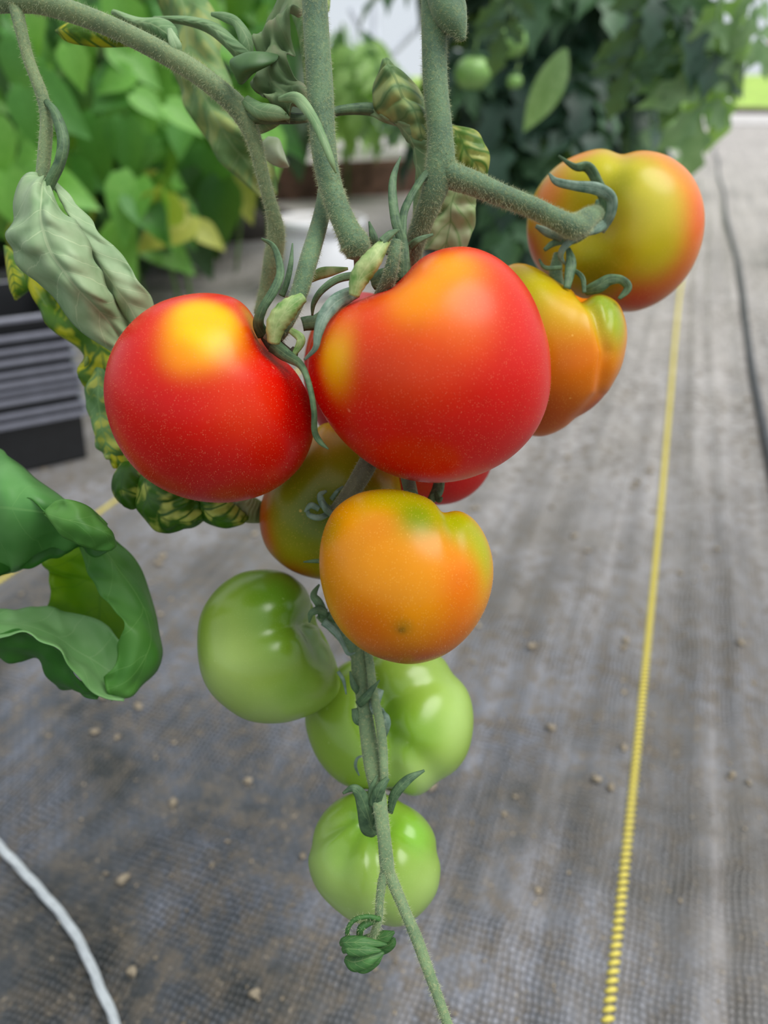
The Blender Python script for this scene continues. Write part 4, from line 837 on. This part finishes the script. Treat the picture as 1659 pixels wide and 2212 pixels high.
for i in range(nx_):
    for j in range(ny_):
        u = j / (ny_ - 1); p = bl + bdir * L_ * i / (nx_ - 1) + bnn * (0.9 * u); h = 0.06 * math.sin(math.pi * min(1, u * 1.0)) ** 0.5 + 0.012 * mnoise.noise(Vector((i * 0.5, j * 0.9, 0)))
        V.append(p + A(0, 0, h - 0.004))
Fc = [[i*ny_+j, (i+1)*ny_+j, (i+1)*ny_+j+1, i*ny_+j+1] for i in range(nx_-1) for j in range(ny_-1)]
tag(obj('soil_bed', V, Fc, M_soil, loc=bl), 'dark soil bed under the bean plants', 'soil bed')

# right-hand tomato row receding along the path
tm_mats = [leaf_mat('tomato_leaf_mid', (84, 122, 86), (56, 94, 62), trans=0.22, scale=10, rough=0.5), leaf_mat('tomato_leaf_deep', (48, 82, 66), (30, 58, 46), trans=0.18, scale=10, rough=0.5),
           leaf_mat('tomato_leaf_pale', (148, 180, 130), (108, 146, 98), trans=0.3, scale=10, rough=0.5), leaf_mat('tomato_leaf_sunlit', (176, 214, 132), (136, 184, 94), trans=0.5, scale=10, rough=0.5)]  # sunlit copy: extra brightness put into the leaf colour
tm_me = []
for m in tm_mats:
    for k in range(3):
        v, f, uv = compound(rs); tm_me.append(raw_mesh('tomato_leaf', v, f, m, uv=uv))
lan_me = []
for m in tm_mats:
    v, f, uv = leaf_blade('lance', 8, 5, 0.5, 0.35); lan_me.append(raw_mesh('leaflet', v, f, m, uv=uv))
def row_plant(label, base, rad, hgt, cnt, pal, nstuff=120, zmin=0.25):
    root = thing('tomato_plant', label, 'tomato plant', base)
    top = base + A(0, 0, hgt); v, f = tube_geo(crom([base, base + A(0.02, 0.01, hgt * 0.5), top], 14), np.full(14, 0.007), 6); obj('main_stem', v, f, M_bstem, root)
    for k in range(cnt):
        zz = rs.uniform(zmin, hgt); an = rs.uniform(0, 2 * math.pi); r = rad * rs.uniform(0.1, 0.7)
        out = A(math.cos(an), math.sin(an), 0); p = base + out * r + A(0, 0, zz)
        d = norm(out * rs.uniform(0.3, 1.0) + A(0, 0, rs.uniform(-1.2, -0.2))); n = norm(A(0, -0.5, 1) + out * 0.4 + A(*[rs.gauss(0, 0.25) for _ in range(3)]))
        g = rs.choices(range(len(pal)), pal)[0]
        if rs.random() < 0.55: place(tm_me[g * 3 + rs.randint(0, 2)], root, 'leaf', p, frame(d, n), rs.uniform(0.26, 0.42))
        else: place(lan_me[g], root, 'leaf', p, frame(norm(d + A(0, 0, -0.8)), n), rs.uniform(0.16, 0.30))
    if not nstuff: return root
    V0, F0, U0 = compound(rs); parts = []
    for k in range(nstuff):
        zz = rs.uniform(zmin * 0.9, hgt); an = rs.uniform(0, 2 * math.pi); r = rad * rs.uniform(0, 0.55); out = A(math.cos(an), math.sin(an), 0)
        parts.append((base + out * r + A(0, 0, zz) + (V0 * rs.uniform(0.25, 0.4)) @ frame(norm(out + A(0, 0, -0.8)), norm(A(0, -0.3, 1) + out)).T, F0))
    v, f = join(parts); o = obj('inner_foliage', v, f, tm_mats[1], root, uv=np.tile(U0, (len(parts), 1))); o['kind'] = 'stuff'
    return root
g0 = G(1110, 560); s_row, t_row = st(g0)
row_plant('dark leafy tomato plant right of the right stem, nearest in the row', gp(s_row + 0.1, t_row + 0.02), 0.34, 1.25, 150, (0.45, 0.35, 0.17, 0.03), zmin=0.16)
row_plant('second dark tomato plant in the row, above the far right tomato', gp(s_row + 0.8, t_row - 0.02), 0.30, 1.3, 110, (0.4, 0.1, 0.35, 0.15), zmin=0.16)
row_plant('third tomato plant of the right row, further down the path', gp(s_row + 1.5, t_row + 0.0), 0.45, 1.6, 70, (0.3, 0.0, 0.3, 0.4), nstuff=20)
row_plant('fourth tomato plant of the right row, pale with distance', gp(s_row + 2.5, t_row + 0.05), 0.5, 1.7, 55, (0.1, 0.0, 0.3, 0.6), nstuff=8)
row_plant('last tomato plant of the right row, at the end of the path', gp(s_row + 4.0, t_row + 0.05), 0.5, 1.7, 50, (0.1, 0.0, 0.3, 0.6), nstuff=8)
# plants beside the gap in the middle
row_plant('light green plant in the middle distance left of the sky gap', P(745, 250, 3.6) * A(1,1,0), 0.22, 0.76, 36, (0.1, 0.0, 0.2, 0.7), nstuff=0, zmin=0.60)
row_plant('low pale plant far back below the sky gap', P(890, 250, 6.0) * A(1,1,0), 0.55, 0.56, 50, (0.1, 0.0, 0.2, 0.7), nstuff=0, zmin=0.36)
row_plant('pale bushy plant far behind the centre stem', P(700, 250, 6.5) * A(1,1,0), 0.7, 0.75, 55, (0.1, 0.0, 0.2, 0.7), nstuff=0, zmin=0.36)
row_plant('low leafy plant at the right edge of the path', gp(3.0, st(G(1700, 500))[1] + 0.18), 0.22, 0.42, 22, (0.3, 0.1, 0.6), nstuff=6, zmin=0.1)
# green fruit hanging in the dark row
hang_pts = [('blurred green tomato hanging right of the right stem', 1022, 158, 40), ('second blurred green tomato, up and right of the first', 1102, 92, 38), ('small lit green tomato low in the dark row', 1112, 176, 17)]
for lab, x, y, r in hang_pts:
    z = 1.75; c = P(x, y, z); root = thing('tomato', lab, 'tomato', c, None)
    V0, F0 = ICO4; R_ = r * z / F; al = np.arctan2(V0[:, 1], V0[:, 0])
    V1 = V0 * (1 - 0.06 * np.abs(np.cos(2.5 * al)) * (1 - np.abs(V0[:, 2])) )[:, None] * A(1, 1, 0.86); V1[:, 2] -= 0.14 * np.exp(-(np.hypot(V0[:, 0], V0[:, 1]) / 0.35) ** 2) * np.sign(V0[:, 2])
    obj('fruit', c + V1 * R_, F0, M_green if False else plain('unripe_fruit', (132, 178, 92), 0.35, 0.1, 20), root)
    v, f = tube_geo(crom([c + A(0, 0, R_*0.7), c + A(0.003, 0, R_*1.2), c + A(0.01, 0.02, R_*2.0)], 8), np.full(8, 0.0025), 6); obj('pedicel', v, f, M_bstem, root)
    for k in range(5):
        a = k * 1.257; o_ = A(math.cos(a), math.sin(a), 0); q = crom([c + A(0,0,R_*0.76), c + o_*R_*0.45 + A(0,0,R_*0.88), c + o_*R_*0.85 + A(0,0,R_*0.75)], 6)
        v, f = tube_geo(q, np.array([.004,.004,.0035,.003,.002,.0008]), 5); obj('sepal', v, f, tm_mats[0], root)
# pale long leaf in the dark row (x 1180) and drooping leaf at upper right
rp = bpy.data.objects['tomato_plant']
place(lan_me[2], rp, 'leaf', P(1222, 105, 1.2), frame(norm(A(-0.42, -0.1, -1)), norm(A(0.3, -1, 0.7))), 0.13)
near = thing('tomato_plant', 'overhanging tomato leaves at the upper right corner', 'tomato plant', P(1560, -700, 1.0))
v, f = tube_geo(crom([P(1560, -700, 1.0), P(1580, -300, 1.0), P(1570, -60, 1.0)], 14), np.full(14, 0.006), 6); obj('main_stem', v, f, M_bstem, near)
for x, y, d, s, g in [(1340,-60,(0.9,0,-0.4),0.22,1),(1440,-100,(0.3,0,-1),0.16,0),(1560,-60,(0.12,0,-1),0.22,2),(1560,-90,(0.3,0,-1),0.20,3),(1500,-90,(0.1,0,-1),0.17,0),(1600,-80,(0.6,0,-0.8),0.13,2),(1420,-90,(-0.1,0,-1),0.16,1),(1120,-130,(-0.1,0,-1),0.13,1)]:
    place(tm_me[g*3 + 1], near, 'leaf', P(x, y, 1.0), frame(norm(A(*d)), norm(A(0.1, -1, 0.6))), s)

# ---------------------------------------------------------------- far end: tunnel frame, brick wall, white jug
M_alu = plain('galvanised_tube', (206, 212, 222), 0.4, 0.05, 10)
fr = thing('tunnel_frame', 'pale metal braces of the tunnel end against the bright sky', 'frame', P(860, 330, 5.0))
for pts in [[(940,20),(820,140),(780,180)], [(760,20),(812,120),(850,190)], [(812,-120),(812,300)]]:
    q = crom([P(x, y, 5.0) for x, y in pts], 12); v, f = tube_geo(q, np.full(12, 0.028), 8); obj('brace', v, f, M_alu, fr)
M_brick = plain('red_brick', (176, 106, 88), 0.8, 0.1, 3)
wb_ = gp(56.0, 8.0, 1.1); v, f = box(wb_ + A(0,0,1.5), (9, 0.4, 0.7), (LAT, ROW, A(0,0,1))); 
shed = thing('shed', 'distant reddish shed beyond the lawn at the right edge', 'shed', wb_)
v, f = box(wb_ + A(0,0,0.75), (9.4, 2.5, 1.5), (LAT, ROW, A(0,0,1))); obj('wall', v, f, plain('shed_wall', (126, 138, 110), 0.8, 0.1, 2), shed, smooth=False)
V = [wb_ + LAT*a + ROW*b + A(0,0,c) for a in (-4.8, 4.8) for b, c in ((-1.5, 1.45), (0, 2.1), (1.5, 1.45))]
obj('roof', V + [], [[0,1,4,3],[1,2,5,4],[0,2,1],[3,4,5],[0,3,5,2]], M_brick, shed, smooth=False)
jc = gp(st(G(1545, 262))[0], st(G(1545, 262))[1]); jug = thing('jug', 'white plastic jug standing at the far end of the path', 'jug', jc)
sc_ = np.linalg.norm(jc) / F
v, f = lathe([(0, 0.002), (18*sc_, 0.002), (20*sc_, 12*sc_), (20*sc_, 45*sc_), (14*sc_, 62*sc_), (7*sc_, 68*sc_), (7*sc_, 76*sc_), (0, 76*sc_)], jc, 20); obj('jug_body', v, f, M_white, jug)
v, f = lathe([(0, 76*sc_), (8*sc_, 76*sc_), (8*sc_, 84*sc_), (0, 84*sc_)], jc, 16); obj('cap', v, f, plain('blue_cap', (70, 110, 190), 0.5), jug)
